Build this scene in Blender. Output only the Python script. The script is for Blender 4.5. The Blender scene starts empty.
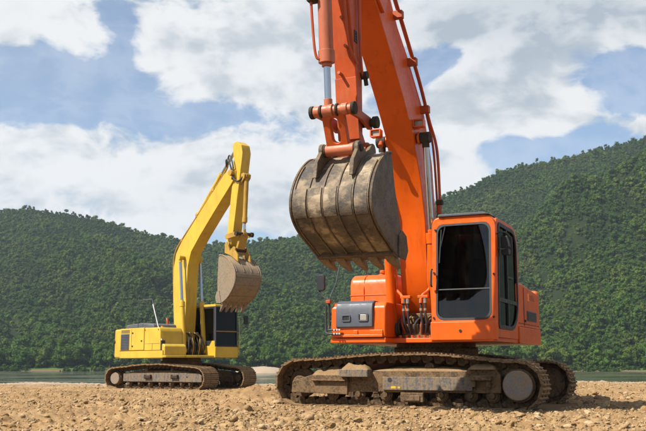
import bpy, bmesh, math, random
import numpy as np
from mathutils import Vector, Matrix
R = math.radians
random.seed(7)
rng = np.random.default_rng(11)
scene = bpy.context.scene
col = scene.collection

# ------------------------------------------------------------------ camera
HOR = 364.0                                   # horizon row of the 646x431 photograph
FPX = 646 * 50 / 36
cam_d = bpy.data.cameras.new('camera'); cam_d.lens = 50; cam_d.sensor_width = 36
cam_d.clip_start = 0.1; cam_d.clip_end = 20000
cam = bpy.data.objects.new('camera', cam_d); col.objects.link(cam)
cam.location = (0, 0, 0.67)
cam.rotation_euler = (math.pi / 2 + math.atan((HOR - 215.5) / FPX), 0, 0)
scene.camera = cam

# ------------------------------------------------------------------ sun, view
SUN = Vector((-0.59, -0.32, 0.74)).normalized()
sun_d = bpy.data.lights.new('sun', 'SUN'); sun_d.energy = 5.0; sun_d.angle = R(0.55); sun_d.color = (1.0, 0.95, 0.87)
sun = bpy.data.objects.new('sun', sun_d); col.objects.link(sun)
sun.rotation_euler = SUN.to_track_quat('Z', 'Y').to_euler()
sun.location = (-30, -10, 50)
scene.view_settings.view_transform = 'Standard'; scene.view_settings.look = 'None'
scene.view_settings.exposure = 0.95; scene.view_settings.gamma = 1.0
scene.view_settings.use_curve_mapping = False
scene.render.engine = 'CYCLES'
scene.cycles.use_denoising = True
scene.cycles.max_bounces = 6; scene.cycles.diffuse_bounces = 2; scene.cycles.glossy_bounces = 3
scene.cycles.transmission_bounces = 4; scene.cycles.transparent_max_bounces = 6; scene.cycles.volume_bounces = 0
scene.cycles.sample_clamp_indirect = 4.0

# ------------------------------------------------------------------ node helper
class NT:
    def __init__(s, tree): s.t = tree; s.n = tree.nodes; s.l = tree.links
    def new(s, typ, **kw):
        n = s.n.new(typ)
        for k, v in kw.items():
            if k.startswith('in_'):
                continue
            setattr(n, k, v)
        return n
    def set(s, sock, v):
        if isinstance(v, bpy.types.NodeSocket): s.l.new(v, sock)
        elif v is not None: sock.default_value = v
    def math(s, op, a, b=None, c=None, clamp=False):
        n = s.n.new('ShaderNodeMath'); n.operation = op; n.use_clamp = clamp
        for i, x in enumerate((a, b, c)):
            if x is not None: s.set(n.inputs[i], x)
        return n.outputs[0]
    def vmath(s, op, a, b=None, scale=None):
        n = s.n.new('ShaderNodeVectorMath'); n.operation = op
        s.set(n.inputs[0], a)
        if b is not None: s.set(n.inputs[1], b)
        if scale is not None: s.set(n.inputs['Scale'], scale)
        return n.outputs['Value'] if op in ('DOT_PRODUCT', 'LENGTH', 'DISTANCE') else n.outputs['Vector']
    def noise(s, vec, scale, detail=4, rough=0.55, dist=0.0, out='Fac', dims='3D'):
        n = s.n.new('ShaderNodeTexNoise'); n.noise_dimensions = dims
        if vec is not None: s.set(n.inputs['Vector'], vec)
        n.inputs['Scale'].default_value = scale; n.inputs['Detail'].default_value = detail
        n.inputs['Roughness'].default_value = rough; n.inputs['Distortion'].default_value = dist
        return n.outputs[out]
    def voronoi(s, vec, scale, feature='F1', out='Distance', rnd=1.0):
        n = s.n.new('ShaderNodeTexVoronoi'); n.feature = feature
        s.set(n.inputs['Vector'], vec); n.inputs['Scale'].default_value = scale; n.inputs['Randomness'].default_value = rnd
        return n.outputs[out]
    def ramp(s, fac, lo, hi, a=0.0, b=1.0, smooth=True):
        n = s.n.new('ShaderNodeMapRange'); n.interpolation_type = 'SMOOTHSTEP' if smooth else 'LINEAR'
        s.set(n.inputs['Value'], fac)
        n.inputs['From Min'].default_value = lo; n.inputs['From Max'].default_value = hi
        n.inputs['To Min'].default_value = a; n.inputs['To Max'].default_value = b
        return n.outputs['Result']
    def mix(s, fac, a, b, mode='MIX'):
        n = s.n.new('ShaderNodeMix'); n.data_type = 'RGBA'; n.blend_type = mode
        s.set(n.inputs['Factor'], fac)
        for i, x in ((6, a), (7, b)):
            if isinstance(x, (tuple, list)): n.inputs[i].default_value = (*x[:3], 1)
            else: s.set(n.inputs[i], x)
        return n.outputs[2]
    def mapping(s, vec, scale=(1, 1, 1), loc=(0, 0, 0)):
        n = s.n.new('ShaderNodeMapping'); s.set(n.inputs['Vector'], vec)
        n.inputs['Scale'].default_value = scale; n.inputs['Location'].default_value = loc
        return n.outputs[0]
    def bump(s, h, strength, dist, normal=None):
        n = s.n.new('ShaderNodeBump'); n.inputs['Strength'].default_value = strength; n.inputs['Distance'].default_value = dist
        s.set(n.inputs['Height'], h)
        if normal is not None: s.set(n.inputs['Normal'], normal)
        return n.outputs[0]

# ------------------------------------------------------------------ world: sky with broken cumulus
def pdir(px, py):                              # direction of a photograph pixel, as a fixed world direction
    p = math.atan((HOR - 215.5) / FPX)
    fw = Vector((0, math.cos(p), math.sin(p))); up = Vector((0, -math.sin(p), math.cos(p)))
    return (fw + Vector((1, 0, 0)) * (px - 323) / FPX + up * (215.5 - py) / FPX).normalized()
world = bpy.data.worlds.new('World'); scene.world = world; world.use_nodes = True
w = NT(world.node_tree); w.n.clear()
wo = w.new('ShaderNodeOutputWorld'); bg = w.new('ShaderNodeBackground'); w.l.new(bg.outputs[0], wo.inputs[0])
bg.inputs['Strength'].default_value = 0.05
sky = w.new('ShaderNodeTexSky'); sky.sky_type = 'NISHITA'; sky.sun_disc = False
sky.sun_elevation = math.asin(SUN.z); sky.sun_rotation = math.atan2(SUN.x, SUN.y)
sky.altitude = 200; sky.air_density = 1.0; sky.dust_density = 0.6; sky.ozone_density = 1.6
tc = w.new('ShaderNodeTexCoord'); D = tc.outputs['Generated']
def cloud_field(off):
    dv = w.vmath('ADD', D, off) if off else D
    p0 = w.vmath('MULTIPLY', dv, (1.0, 1.0, 1.55))
    warp = w.noise(p0, 4.5, 3, 0.55, out='Color')
    q = w.vmath('ADD', p0, w.vmath('SCALE', w.vmath('SUBTRACT', warp, (0.5, 0.5, 0.5)), scale=0.10))
    big = w.noise(q, 4.2, 3, 0.55)
    fine = w.noise(q, 11.0, 8 if not off else 3, 0.56)
    f = w.math('ADD', w.math('MULTIPLY', big, 0.58), w.math('MULTIPLY', fine, 0.54))
    if not off:                                     # cauliflower edges
        bil = w.math('ABSOLUTE', w.math('SUBTRACT', w.noise(q, 26.0, 5, 0.55), 0.5))
        f = w.math('ADD', f, w.math('MULTIPLY', w.math('SUBTRACT', 0.14, bil), 0.42))
    return f, warp
# the clouds and the clear gaps that stand in this part of the sky (px, py, rx, ry, amount)
BLOBS = [(40, 18, 95, 44, .18), (235, 56, 105, 56, .30), (345, 80, 50, 90, .10), (50, 156, 120, 30, .17), (245, 186, 110, 44, .24),
         (508, 106, 78, 36, .40), (455, 168, 36, 26, .26), (550, 16, 180, 44, .34), (640, 130, 34, 14, .14), (90, 205, 170, 30, .15),
         (66, 86, 100, 30, -.28), (185, 114, 74, 16, -.20), (430, 64, 46, 20, -.36), (622, 90, 46, 26, -.28), (560, 164, 90, 16, -.26),
         (425, 118, 20, 34, -.14), (118, 30, 18, 46, -.24), (20, 118, 60, 14, -.16)]
dens0, warp0 = cloud_field(None)
dens_s, _w = cloud_field(tuple(Vector((-0.5, 0.0, 0.86)).normalized() * 0.030))
wv = w.vmath('ADD', D, w.vmath('SCALE', w.vmath('SUBTRACT', warp0, (0.5, 0.5, 0.5)), scale=0.09))
blob = None
for (px, py, rx, ry, a) in BLOBS:
    c = pdir(px, py); rx /= FPX; ry /= FPX
    dd = w.vmath('LENGTH', w.vmath('MULTIPLY', w.vmath('SUBTRACT', wv, tuple(c)), (1 / rx, 1 / (0.5 * (rx + ry)), 1 / ry)))
    g = w.ramp(dd, 0.0, 1.6, a, 0.0)
    blob = g if blob is None else w.math('ADD', blob, g)
dens = w.math('ADD', dens0, blob)
mask = w.math('MAXIMUM', w.ramp(dens, 0.53, 0.70), w.ramp(dens0, 0.34, 0.75, 0.0, 0.30))
thick = w.ramp(dens, 0.66, 1.0)
lit = w.ramp(w.math('SUBTRACT', dens0, dens_s), -0.10, 0.11)
shade = w.math('ADD', w.math('MULTIPLY', lit, 0.85), w.math('MULTIPLY', w.math('SUBTRACT', 1.0, thick), 0.30), clamp=True)
gd = w.vmath('LENGTH', w.vmath('MULTIPLY', w.vmath('SUBTRACT', wv, tuple(pdir(560, 8))), (FPX / 190, FPX / 120, FPX / 52)))
shade = w.math('SUBTRACT', shade, w.ramp(gd, 0.1, 1.6, 0.42, 0.0), clamp=True)      # a heavier, greyer cloud
ccol = w.mix(shade, (4.6, 5.3, 6.05), (9.2, 9.3, 9.4))
skyb = w.mix(0.16, w.mix(1.0, sky.outputs[0], (1.20, 1.36, 1.50), 'MULTIPLY'), (5.4, 6.5, 7.8))
w.l.new(w.mix(mask, skyb, ccol), bg.inputs['Color'])
world.cycles.sampling_method = 'MANUAL'; world.cycles.sample_map_resolution = 512

# ------------------------------------------------------------------ materials
MATS = {}
def mat(name):
    m = bpy.data.materials.new(name); m.use_nodes = True
    t = NT(m.node_tree); t.n.clear()
    o = t.new('ShaderNodeOutputMaterial'); b = t.new('ShaderNodeBsdfPrincipled'); t.l.new(b.outputs[0], o.inputs[0])
    MATS[name] = m
    return m, t, b, o
def obj_coord(t): return t.new('ShaderNodeTexCoord').outputs['Object']
def geo_coord(t): return t.new('ShaderNodeNewGeometry').outputs['Position']
def up_facing(t):
    s = t.new('ShaderNodeSeparateXYZ'); t.l.new(t.new('ShaderNodeNewGeometry').outputs['Normal'], s.inputs[0]); return s.outputs['Z']

def paint(name, base, dark, dust=(0.30, 0.205, 0.11), dust_amt=0.5, rough=0.34, wear=0.0, edge_wear=False):
    m, t, b, o = mat(name)
    v = obj_coord(t)
    n1 = t.noise(v, 1.7, 5, 0.6); n2 = t.noise(v, 14, 4, 0.6); n3 = t.noise(v, 60, 3, 0.6)
    c = t.mix(t.ramp(n1, 0.35, 0.72), base, dark)
    # rain-streaked dust, thicker on ledges
    st = t.noise(t.mapping(v, (7, 7, 0.9)), 1.6, 5, 0.62)
    du = t.math('MULTIPLY', t.ramp(st, 0.50, 0.78), dust_amt)
    du = t.math('ADD', du, t.math('MULTIPLY', t.ramp(up_facing(t), 0.55, 0.95), dust_amt * 0.7), clamp=True)
    du = t.math('MULTIPLY', du, t.ramp(n2, 0.25, 0.7, 0.35, 1.0))
    c = t.mix(du, c, dust)
    if edge_wear:
        bv = t.new('ShaderNodeBevel'); bv.samples = 4; bv.inputs['Radius'].default_value = 0.022
        dt = t.vmath('DOT_PRODUCT', bv.outputs[0], t.new('ShaderNodeNewGeometry').outputs['Normal'])
        ew = t.math('MULTIPLY', t.ramp(dt, 0.985, 0.90), t.ramp(t.noise(v, 9, 6, 0.7), 0.44, 0.60))
        c = t.mix(t.math('MULTIPLY', ew, 0.75), c, tuple(0.45 * x + 0.06 for x in dark))
    sp = t.ramp(t.noise(v, 38, 5, 0.7), 0.70 - 0.10 * wear, 0.74 - 0.08 * wear)
    sp = t.math('MULTIPLY', sp, 0.35 + 0.6 * wear)
    c = t.mix(sp, c, (0.075, 0.048, 0.032))
    gr = t.ramp(t.noise(t.mapping(v, (2.2, 2.2, 0.35)), 3.1, 6, 0.68), 0.50, 0.78, 0.0, 0.50)
    c = t.mix(gr, c, tuple(0.35 * x for x in dark))
    t.l.new(c, b.inputs['Base Color'])
    t.set(b.inputs['Roughness'], t.math('ADD', t.ramp(n2, 0.3, 0.7, rough - 0.06, rough + 0.10), t.math('MULTIPLY', du, 0.5)))
    t.l.new(t.bump(t.math('ADD', t.math('MULTIPLY', n1, 1.0), t.math('MULTIPLY', n3, 0.05)), 0.12, 0.02), b.inputs['Normal'])
    b.inputs['Specular IOR Level'].default_value = 0.32
    return m
paint('orange', (0.60, 0.090, 0.0008), (0.52, 0.072, 0.0008), dust_amt=0.12, edge_wear=True)
paint('orange_dusty', (0.44, 0.062, 0.004), (0.36, 0.052, 0.006), dust_amt=0.34, rough=0.5, edge_wear=True)
paint('orange_worn', (0.42, 0.062, 0.004), (0.28, 0.045, 0.008), dust_amt=0.45, rough=0.5, wear=1.0, edge_wear=True)
paint('orange_pale', (0.42, 0.12, 0.055), (0.34, 0.095, 0.045), dust_amt=0.6, rough=0.45, dust=(0.34, 0.21, 0.13))
paint('yellow', (0.50, 0.325, 0.030), (0.44, 0.275, 0.025), dust_amt=0.20, edge_wear=True)
paint('yellow_worn', (0.38, 0.22, 0.025), (0.26, 0.15, 0.025), dust_amt=0.6, rough=0.5, wear=0.9, edge_wear=True)
paint('charcoal', (0.075, 0.082, 0.095), (0.055, 0.06, 0.07), dust_amt=0.25, rough=0.5)
paint('step_grey', (0.066, 0.072, 0.086), (0.052, 0.058, 0.070), dust_amt=0.10, rough=0.42)
paint('black', (0.018, 0.018, 0.02), (0.012, 0.012, 0.014), dust_amt=0.22, rough=0.5)
paint('silver', (0.50, 0.50, 0.50), (0.40, 0.40, 0.41), dust_amt=0.25, rough=0.4)
paint('white_paint', (0.75, 0.75, 0.73), (0.66, 0.66, 0.64), dust_amt=0.2)

def simple(name, colr, rough, metal=0.0, trans=0.0):
    m, t, b, o = mat(name)
    b.inputs['Base Color'].default_value = (*colr, 1); b.inputs['Metallic'].default_value = metal
    n = t.noise(obj_coord(t), 25, 4, 0.6)
    t.set(b.inputs['Roughness'], t.ramp(n, 0.3, 0.7, max(rough - 0.05, 0.02), rough + 0.08))
    return m
simple('chrome', (0.40, 0.41, 0.42), 0.16, 1.0)
simple('rubber', (0.02, 0.02, 0.021), 0.6)
simple('interior', (0.014, 0.014, 0.016), 0.75)
simple('seat_cloth', (0.035, 0.034, 0.036), 0.9)
simple('lamp_lens', (0.26, 0.24, 0.20), 0.12)
simple('amber_lens', (0.80, 0.22, 0.01), 0.2)
simple('decal_orange', (0.90, 0.20, 0.02), 0.4)
simple('vest_green', (0.10, 0.42, 0.22), 0.7)

def glass(name, tint, ior=1.5):
    m, t, b, o = mat(name); t.n.remove(b)
    tr = t.new('ShaderNodeBsdfTransparent'); tr.inputs[0].default_value = (*tint, 1)
    gl = t.new('ShaderNodeBsdfGlossy'); gl.inputs['Color'].default_value = (0.9, 0.92, 0.95, 1); gl.inputs['Roughness'].default_value = 0.02
    fr = t.new('ShaderNodeFresnel'); fr.inputs['IOR'].default_value = ior
    v = obj_coord(t)
    smear = t.noise(t.mapping(v, (3, 3, 1)), 3, 6, 0.65)
    df = t.new('ShaderNodeBsdfDiffuse'); df.inputs[0].default_value = (0.35, 0.29, 0.21, 1)
    m1 = t.new('ShaderNodeMixShader'); t.l.new(fr.outputs[0], m1.inputs[0]); t.l.new(tr.outputs[0], m1.inputs[1]); t.l.new(gl.outputs[0], m1.inputs[2])
    m2 = t.new('ShaderNodeMixShader'); t.set(m2.inputs[0], t.ramp(smear, 0.45, 0.85, 0.0, 0.015)); t.l.new(m1.outputs[0], m2.inputs[1]); t.l.new(df.outputs[0], m2.inputs[2])
    t.l.new(m2.outputs[0], o.inputs[0]); return m
glass('cab_glass', (0.34, 0.36, 0.36))
glass('yellow_cab_glass', (0.20, 0.22, 0.22), 1.28)
glass('dark_glass', (0.22, 0.24, 0.235))

def earthy(name, base, dust, steel, cover, rough=0.75, steel_amt=0.3, scale=5.0, streak=(1, 1, 1)):
    """mud-caked, worn steel"""
    m, t, b, o = mat(name)
    v = obj_coord(t)
    vs = t.mapping(v, streak)
    n1 = t.noise(vs, scale, 6, 0.65); n2 = t.noise(v, scale * 5, 5, 0.65); n3 = t.noise(v, scale * 0.45, 4, 0.6)
    c = t.mix(t.ramp(n1, 0.35, 0.68), base, tuple(0.55 * x for x in base))
    sa = t.math('MULTIPLY', t.ramp(n3, 0.46, 0.66), steel_amt)
    c = t.mix(sa, c, steel)
    du = t.math('MULTIPLY', t.ramp(t.math('ADD', t.math('MULTIPLY', n2, 0.5), t.math('MULTIPLY', n1, 0.6)), 0.42, 0.62), cover)
    du = t.math('ADD', du, t.math('MULTIPLY', t.ramp(up_facing(t), 0.4, 0.9), cover * 0.8), clamp=True)
    c = t.mix(du, c, dust)
    t.l.new(c, b.inputs['Base Color'])
    t.set(b.inputs['Roughness'], t.math('ADD', rough - 0.15, t.math('MULTIPLY', t.math('SUBTRACT', 1.0, sa), 0.2)))
    t.set(b.inputs['Metallic'], t.math('MULTIPLY', sa, 0.15))
    b.inputs['Specular IOR Level'].default_value = 0.2
    t.l.new(t.bump(t.math('ADD', n1, t.math('MULTIPLY', n2, 0.5)), 0.45, 0.025), b.inputs['Normal'])
    return m
SOIL = (0.36, 0.225, 0.105)
earthy('track_steel', (0.080, 0.047, 0.022), (0.270, 0.168, 0.080), (0.12, 0.10, 0.085), 0.72, scale=7)
earthy('track_link', (0.036, 0.022, 0.012), (0.165, 0.100, 0.046), (0.05, 0.043, 0.036), 0.6, scale=7)
earthy('track_frame', (0.050, 0.031, 0.018), (0.215, 0.132, 0.062), (0.058, 0.057, 0.057), 0.66, scale=6)
earthy('frame_face', (0.068, 0.074, 0.084), (0.245, 0.165, 0.088), (0.085, 0.096, 0.115), 0.66, streak=(5, 5, 0.6))
earthy('drive_cover', (0.155, 0.150, 0.148), (0.30, 0.195, 0.10), (0.20, 0.20, 0.205), 0.62, rough=0.65, scale=8)
def bucket_mat():
    m, t, b, o = mat('bucket_steel')
    v = obj_coord(t)
    st1 = t.noise(t.mapping(v, (1.1, 0.75, 1.7)), 3.4, 7, 0.68); big_ = t.noise(v, 2.6, 6, 0.66); fin = t.noise(t.mapping(v, (1, 0.5, 1)), 20, 5, 0.72); sp_n = t.noise(v, 34, 5, 0.72)
    c = t.mix(t.ramp(st1, 0.36, 0.64), (0.055, 0.048, 0.042), (0.130, 0.100, 0.070))
    c = t.mix(t.ramp(big_, 0.45, 0.60), c, (0.240, 0.185, 0.122))
    c = t.mix(t.ramp(t.math('ADD', t.math('MULTIPLY', st1, 0.6), t.math('MULTIPLY', big_, 0.5)), 0.59, 0.67, 0.0, 0.85), c, (0.37, 0.295, 0.20))
    c = t.mix(t.ramp(fin, 0.55, 0.72, 0.0, 0.6), c, (0.055, 0.048, 0.042))
    c = t.mix(t.ramp(sp_n, 0.58, 0.70, 0.0, 0.6), c, (0.26, 0.195, 0.12))
    t.l.new(c, b.inputs['Base Color'])
    t.set(b.inputs['Roughness'], t.ramp(big_, 0.42, 0.60, 0.6, 0.92)); b.inputs['Specular IOR Level'].default_value = 0.22
    t.l.new(t.bump(t.math('ADD', st1, t.math('MULTIPLY', sp_n, 0.4)), 0.5, 0.03), b.inputs['Normal'])
bucket_mat()
earthy('bucket_side', (0.060, 0.046, 0.034), (0.170, 0.115, 0.064), (0.052, 0.05, 0.05), 0.62, rough=0.5, steel_amt=0.6, scale=7)
earthy('bucket_grey', (0.150, 0.118, 0.085), (0.275, 0.20, 0.12), (0.150, 0.138, 0.125), 0.6, rough=0.6, steel_amt=0.5, scale=4)
earthy('tooth_steel', (0.108, 0.072, 0.043), (0.266, 0.180, 0.101), (0.158, 0.144, 0.130), 0.55, rough=0.5, steel_amt=0.5, scale=8)
earthy('greasy', (0.023, 0.019, 0.015), (0.094, 0.061, 0.032), (0.036, 0.036, 0.036), 0.4)

def clod_mat(name, a, b2, c2):
    m, t, b, o = mat(name)
    v = geo_coord(t)
    n1 = t.noise(v, 2.2, 5, 0.6); n2 = t.noise(v, 40, 4, 0.65)
    rnd = t.new('ShaderNodeAttribute'); rnd.attribute_name = 'tone'
    c = t.mix(t.ramp(n1, 0.3, 0.7), a, b2)
    c = t.mix(t.ramp(rnd.outputs['Fac'], 0.0, 1.0, 0.0, 0.85, False), c, c2)
    c = t.mix(t.ramp(n2, 0.35, 0.7, 0.0, 0.45), c, tuple(x * 0.55 for x in a))
    t.l.new(c, b.inputs['Base Color']); b.inputs['Roughness'].default_value = 0.95; b.inputs['Specular IOR Level'].default_value = 0.15
    t.l.new(t.bump(n2, 0.4, 0.01), b.inputs['Normal'])
    return m
clod_mat('clod', (0.226, 0.134, 0.057), (0.295, 0.188, 0.088), (0.42, 0.315, 0.19))
clod_mat('caked_mud', (0.20, 0.125, 0.062), (0.25, 0.165, 0.085), (0.30, 0.21, 0.12))

def ground_mat():
    m, t, b, o = mat('ground_soil')
    v = geo_coord(t)
    n0 = t.noise(v, 0.16, 4, 0.55); n1 = t.noise(v, 1.3, 6, 0.62); n2 = t.noise(v, 9, 6, 0.68); n3 = t.noise(v, 55, 4, 0.7)
    c = t.mix(t.ramp(n1, 0.34, 0.68), (0.226, 0.134, 0.057), (0.310, 0.198, 0.092))
    c = t.mix(t.ramp(n2, 0.52, 0.74, 0, 0.55), c, (0.40, 0.295, 0.175))
    c = t.mix(t.ramp(n2, 0.46, 0.28, 0, 0.55), c, (0.095, 0.052, 0.024))
    c = t.mix(t.ramp(n3, 0.5, 0.75, 0, 0.35), c, (0.42, 0.325, 0.21))
    c = t.mix(t.ramp(t.noise(v, 0.55, 5, 0.65), 0.46, 0.66, 0.0, 0.55), c, (0.150, 0.085, 0.038))
    # the river margin is paler, washed sand
    mg = t.new('ShaderNodeAttribute'); mg.attribute_name = 'margin'
    c = t.mix(t.ramp(mg.outputs['Fac'], 0.0, 1.0, 0.0, 0.8, False), c, (0.31, 0.245, 0.18))
    # darker soil round the tracks, with shade painted at lower right and on the heap
    dk = t.new('ShaderNodeAttribute'); dk.attribute_name = 'painted_dark'
    c = t.mix(t.math('MULTIPLY', dk.outputs['Fac'], t.ramp(n1, 0.3, 0.62, 0.45, 1.0)), c, (0.115, 0.066, 0.034))
    t.l.new(c, b.inputs['Base Color']); b.inputs['Roughness'].default_value = 0.95; b.inputs['Specular IOR Level'].default_value = 0.15
    h = t.math('ADD', t.math('MULTIPLY', n2, 1.0), t.math('MULTIPLY', n3, 0.35))
    t.l.new(t.bump(h, 0.6, 0.04), b.inputs['Normal'])
ground_mat()

def leaf_mat(name, cols):
    m, t, b, o = mat(name)
    oi = t.new('ShaderNodeObjectInfo'); v = obj_coord(t); g = geo_coord(t)
    r = oi.outputs['Random']
    c = t.mix(t.ramp(r, 0.15, 0.6), cols[0], cols[1])
    c = t.mix(t.ramp(r, 0.62, 1.0, 0, 0.9), c, cols[2])
    c = t.mix(t.ramp(t.noise(g, 0.022, 5, 0.62), 0.42, 0.60, 0.0, 0.85), c, cols[3])
    c = t.mix(t.ramp(t.noise(g, 0.035, 4, 0.62), 0.52, 0.66, 0.0, 0.75), c, cols[2])
    c = t.mix(t.ramp(t.noise(v, 0.9, 3, 0.6), 0.35, 0.7, 0.0, 0.6), c, tuple(x * 0.55 for x in cols[0]))
    t.l.new(c, b.inputs['Base Color']); b.inputs['Roughness'].default_value = 0.75; b.inputs['Specular IOR Level'].default_value = 0.10
    tl = t.new('ShaderNodeBsdfTranslucent'); t.l.new(c, tl.inputs[0])
    mx = t.new('ShaderNodeMixShader'); mx.inputs[0].default_value = 0.25
    t.l.new(b.outputs[0], mx.inputs[1]); t.l.new(tl.outputs[0], mx.inputs[2]); t.l.new(mx.outputs[0], o.inputs[0])
leaf_mat('leaves', [(0.040, 0.086, 0.011), (0.082, 0.140, 0.016), (0.116, 0.146, 0.026), (0.030, 0.066, 0.013)])
leaf_mat('shore_leaves', [(0.056, 0.106, 0.012), (0.088, 0.142, 0.016), (0.112, 0.134, 0.024), (0.038, 0.078, 0.012)])
simple('bark', (0.11, 0.085, 0.06), 0.9)

def hill_mat():
    m, t, b, o = mat('hill_ground')
    v = geo_coord(t)
    n1 = t.noise(v, 0.12, 5, 0.65)
    at = t.new('ShaderNodeAttribute'); at.attribute_name = 'shore'
    c = t.mix(t.ramp(n1, 0.35, 0.7), (0.009, 0.015, 0.004), (0.015, 0.023, 0.006))
    gr = t.mix(t.ramp(t.noise(t.mapping(v, (0.35, 1, 1)), 0.10, 4, 0.6), 0.42, 0.58), (0.060, 0.100, 0.016), (0.038, 0.060, 0.014))
    c = t.mix(t.ramp(at.outputs['Fac'], 0.15, 0.35), c, gr)
    c = t.mix(t.ramp(t.math('ADD', at.outputs['Fac'], t.math('MULTIPLY', t.math('SUBTRACT', t.noise(t.mapping(v, (0.3, 1, 1)), 0.12, 3), 0.5), 0.9)), 0.62, 0.74), c, (0.115, 0.085, 0.052))
    t.l.new(c, b.inputs['Base Color']); b.inputs['Roughness'].default_value = 0.95; b.inputs['Specular IOR Level'].default_value = 0.1
hill_mat()
def water_mat():
    m, t, b, o = mat('river_water')
    v = geo_coord(t)
    b.inputs['Base Color'].default_value = (0.055, 0.060, 0.030, 1); b.inputs['IOR'].default_value = 1.33
    n1 = t.noise(t.mapping(v, (0.06, 0.3, 1)), 1.0, 4, 0.55); n2 = t.noise(t.mapping(v, (0.8, 2.0, 1)), 1.0, 3, 0.5)
    t.set(b.inputs['Roughness'], t.ramp(n1, 0.40, 0.62, 0.03, 0.30))
    t.l.new(t.bump(t.math('MULTIPLY', n2, t.ramp(n1, 0.40, 0.62, 0.10, 1.0)), 0.08, 0.15), b.inputs['Normal'])
water_mat()

# ------------------------------------------------------------------ mesh builder
class MB:
    def __init__(s): s.v = []; s.f = []
    def add(s, vs, fs):
        k = len(s.v); s.v += [tuple(p) for p in vs]; s.f += [tuple(i + k for i in f) for f in fs]; return s
    def box(s, x0, x1, y0, y1, z0, z1):
        return s.add([(x, y, z) for z in (z0, z1) for y in (y0, y1) for x in (x0, x1)],
                     [(0, 2, 3, 1), (4, 5, 7, 6), (0, 1, 5, 4), (2, 6, 7, 3), (0, 4, 6, 2), (1, 3, 7, 5)])
    def hexa(s, b4, t4): return s.add(list(b4) + list(t4), [(3, 2, 1, 0), (4, 5, 6, 7), (0, 1, 5, 4), (1, 2, 6, 5), (2, 3, 7, 6), (3, 0, 4, 7)])
    def prism(s, prof, l0, l1):                # (x, z) outline, extruded along y
        n = len(prof)
        vs = [(x, l0, z) for x, z in prof] + [(x, l1, z) for x, z in prof]
        return s.add(vs, [tuple(range(n)), tuple(range(2 * n - 1, n - 1, -1))] + [(i, i + n, (i + 1) % n + n, (i + 1) % n) for i in range(n)])
    def prism_z(s, prof, z0, z1):              # (x, y) outline, extruded along z
        n = len(prof)
        vs = [(x, y, z0) for x, y in prof] + [(x, y, z1) for x, y in prof]
        return s.add(vs, [tuple(range(n - 1, -1, -1)), tuple(range(n, 2 * n))] + [(i, (i + 1) % n, (i + 1) % n + n, i + n) for i in range(n)])
    def prism_x(s, prof, x0, x1):              # (y, z) outline, extruded along x
        n = len(prof)
        vs = [(x0, y, z) for y, z in prof] + [(x1, y, z) for y, z in prof]
        return s.add(vs, [tuple(range(n)), tuple(range(2 * n - 1, n - 1, -1))] + [(i, i + n, (i + 1) % n + n, (i + 1) % n) for i in range(n)])
    def tube(s, pts, r, n=10, closed=False):
        pts = [Vector(p) for p in pts]; m = len(pts)
        rr = r if isinstance(r, (list, tuple)) else [r] * m
        rings = []; nor = None
        for i, p in enumerate(pts):
            a = pts[i - 1] if i else p; b = pts[i + 1] if i < m - 1 else p
            d = (b - a).normalized()
            if nor is None: nor = d.orthogonal().normalized()
            nor = (nor - d * nor.dot(d)); nor = nor.normalized() if nor.length > 1e-6 else d.orthogonal().normalized()
            bn = d.cross(nor)
            rings.append([p + (nor * math.cos(2 * math.pi * k / n) + bn * math.sin(2 * math.pi * k / n)) * rr[i] for k in range(n)])
        vs = [q for r_ in rings for q in r_]; fs = []
        for i in range(m - 1):
            for k in range(n): fs.append((i * n + k, i * n + (k + 1) % n, (i + 1) * n + (k + 1) % n, (i + 1) * n + k))
        fs.append(tuple(range(n - 1, -1, -1))); fs.append(tuple(range((m - 1) * n, m * n)))
        return s.add(vs, fs)
    def cyl(s, p0, p1, r, n=20): return s.tube([p0, p1], r, n)
    def ring_plate(s, outer, inner, to3, thick):
        """plate with an opening: equal-length 2D loops, to3(u, v, d) maps to 3D, d = depth"""
        n = len(outer)
        vs = [to3(*p, 0) for p in outer] + [to3(*p, 0) for p in inner] + [to3(*p, thick) for p in outer] + [to3(*p, thick) for p in inner]
        fs = []
        for i in range(n):
            j = (i + 1) % n
            fs += [(i, j, n + j, n + i), (2 * n + j, 2 * n + i, 3 * n + i, 3 * n + j), (j, i, 2 * n + i, 2 * n + j), (n + i, n + j, 3 * n + j, 3 * n + i)]
        return s.add(vs, fs)
    def build(s, name, material, parent=None, bevel=0.0, seg=2, smooth=30, rotz=0.0, label=None, subsurf=0):
        me = bpy.data.meshes.new(name); me.from_pydata(s.v, [], s.f)
        bm = bmesh.new(); bm.from_mesh(me); bmesh.ops.recalc_face_normals(bm, faces=bm.faces); bm.to_mesh(me); bm.free()
        me.materials.append(MATS[material])
        if smooth:
            me.polygons.foreach_set('use_smooth', [True] * len(me.polygons)); me.set_sharp_from_angle(angle=R(smooth))
        o = bpy.data.objects.new(name, me); col.objects.link(o)
        if parent: o.parent = parent
        o.rotation_euler.z = rotz
        if bevel:
            b = o.modifiers.new('edge', 'BEVEL'); b.width = bevel; b.segments = seg; b.limit_method = 'ANGLE'; b.angle_limit = R(32); b.harden_normals = True
        if label: o['label'] = label
        return o
def rrect(u0, u1, v0, v1, r, n=5):
    out = []
    rs = r if isinstance(r, (tuple, list)) else (r, r, r, r)
    for (cu, cv, a0, q) in ((u1 - rs[0], v1 - rs[0], 0, rs[0]), (u0 + rs[1], v1 - rs[1], 90, rs[1]), (u0 + rs[2], v0 + rs[2], 180, rs[2]), (u1 - rs[3], v0 + rs[3], 270, rs[3])):
        for k in range(n): a = R(a0 + 90 * k / (n - 1)); out.append((cu + q * math.cos(a), cv + q * math.sin(a)))
    return out
def copy_obj(o, parent):
    c = o.copy(); col.objects.link(c); c.parent = parent; return c
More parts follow.
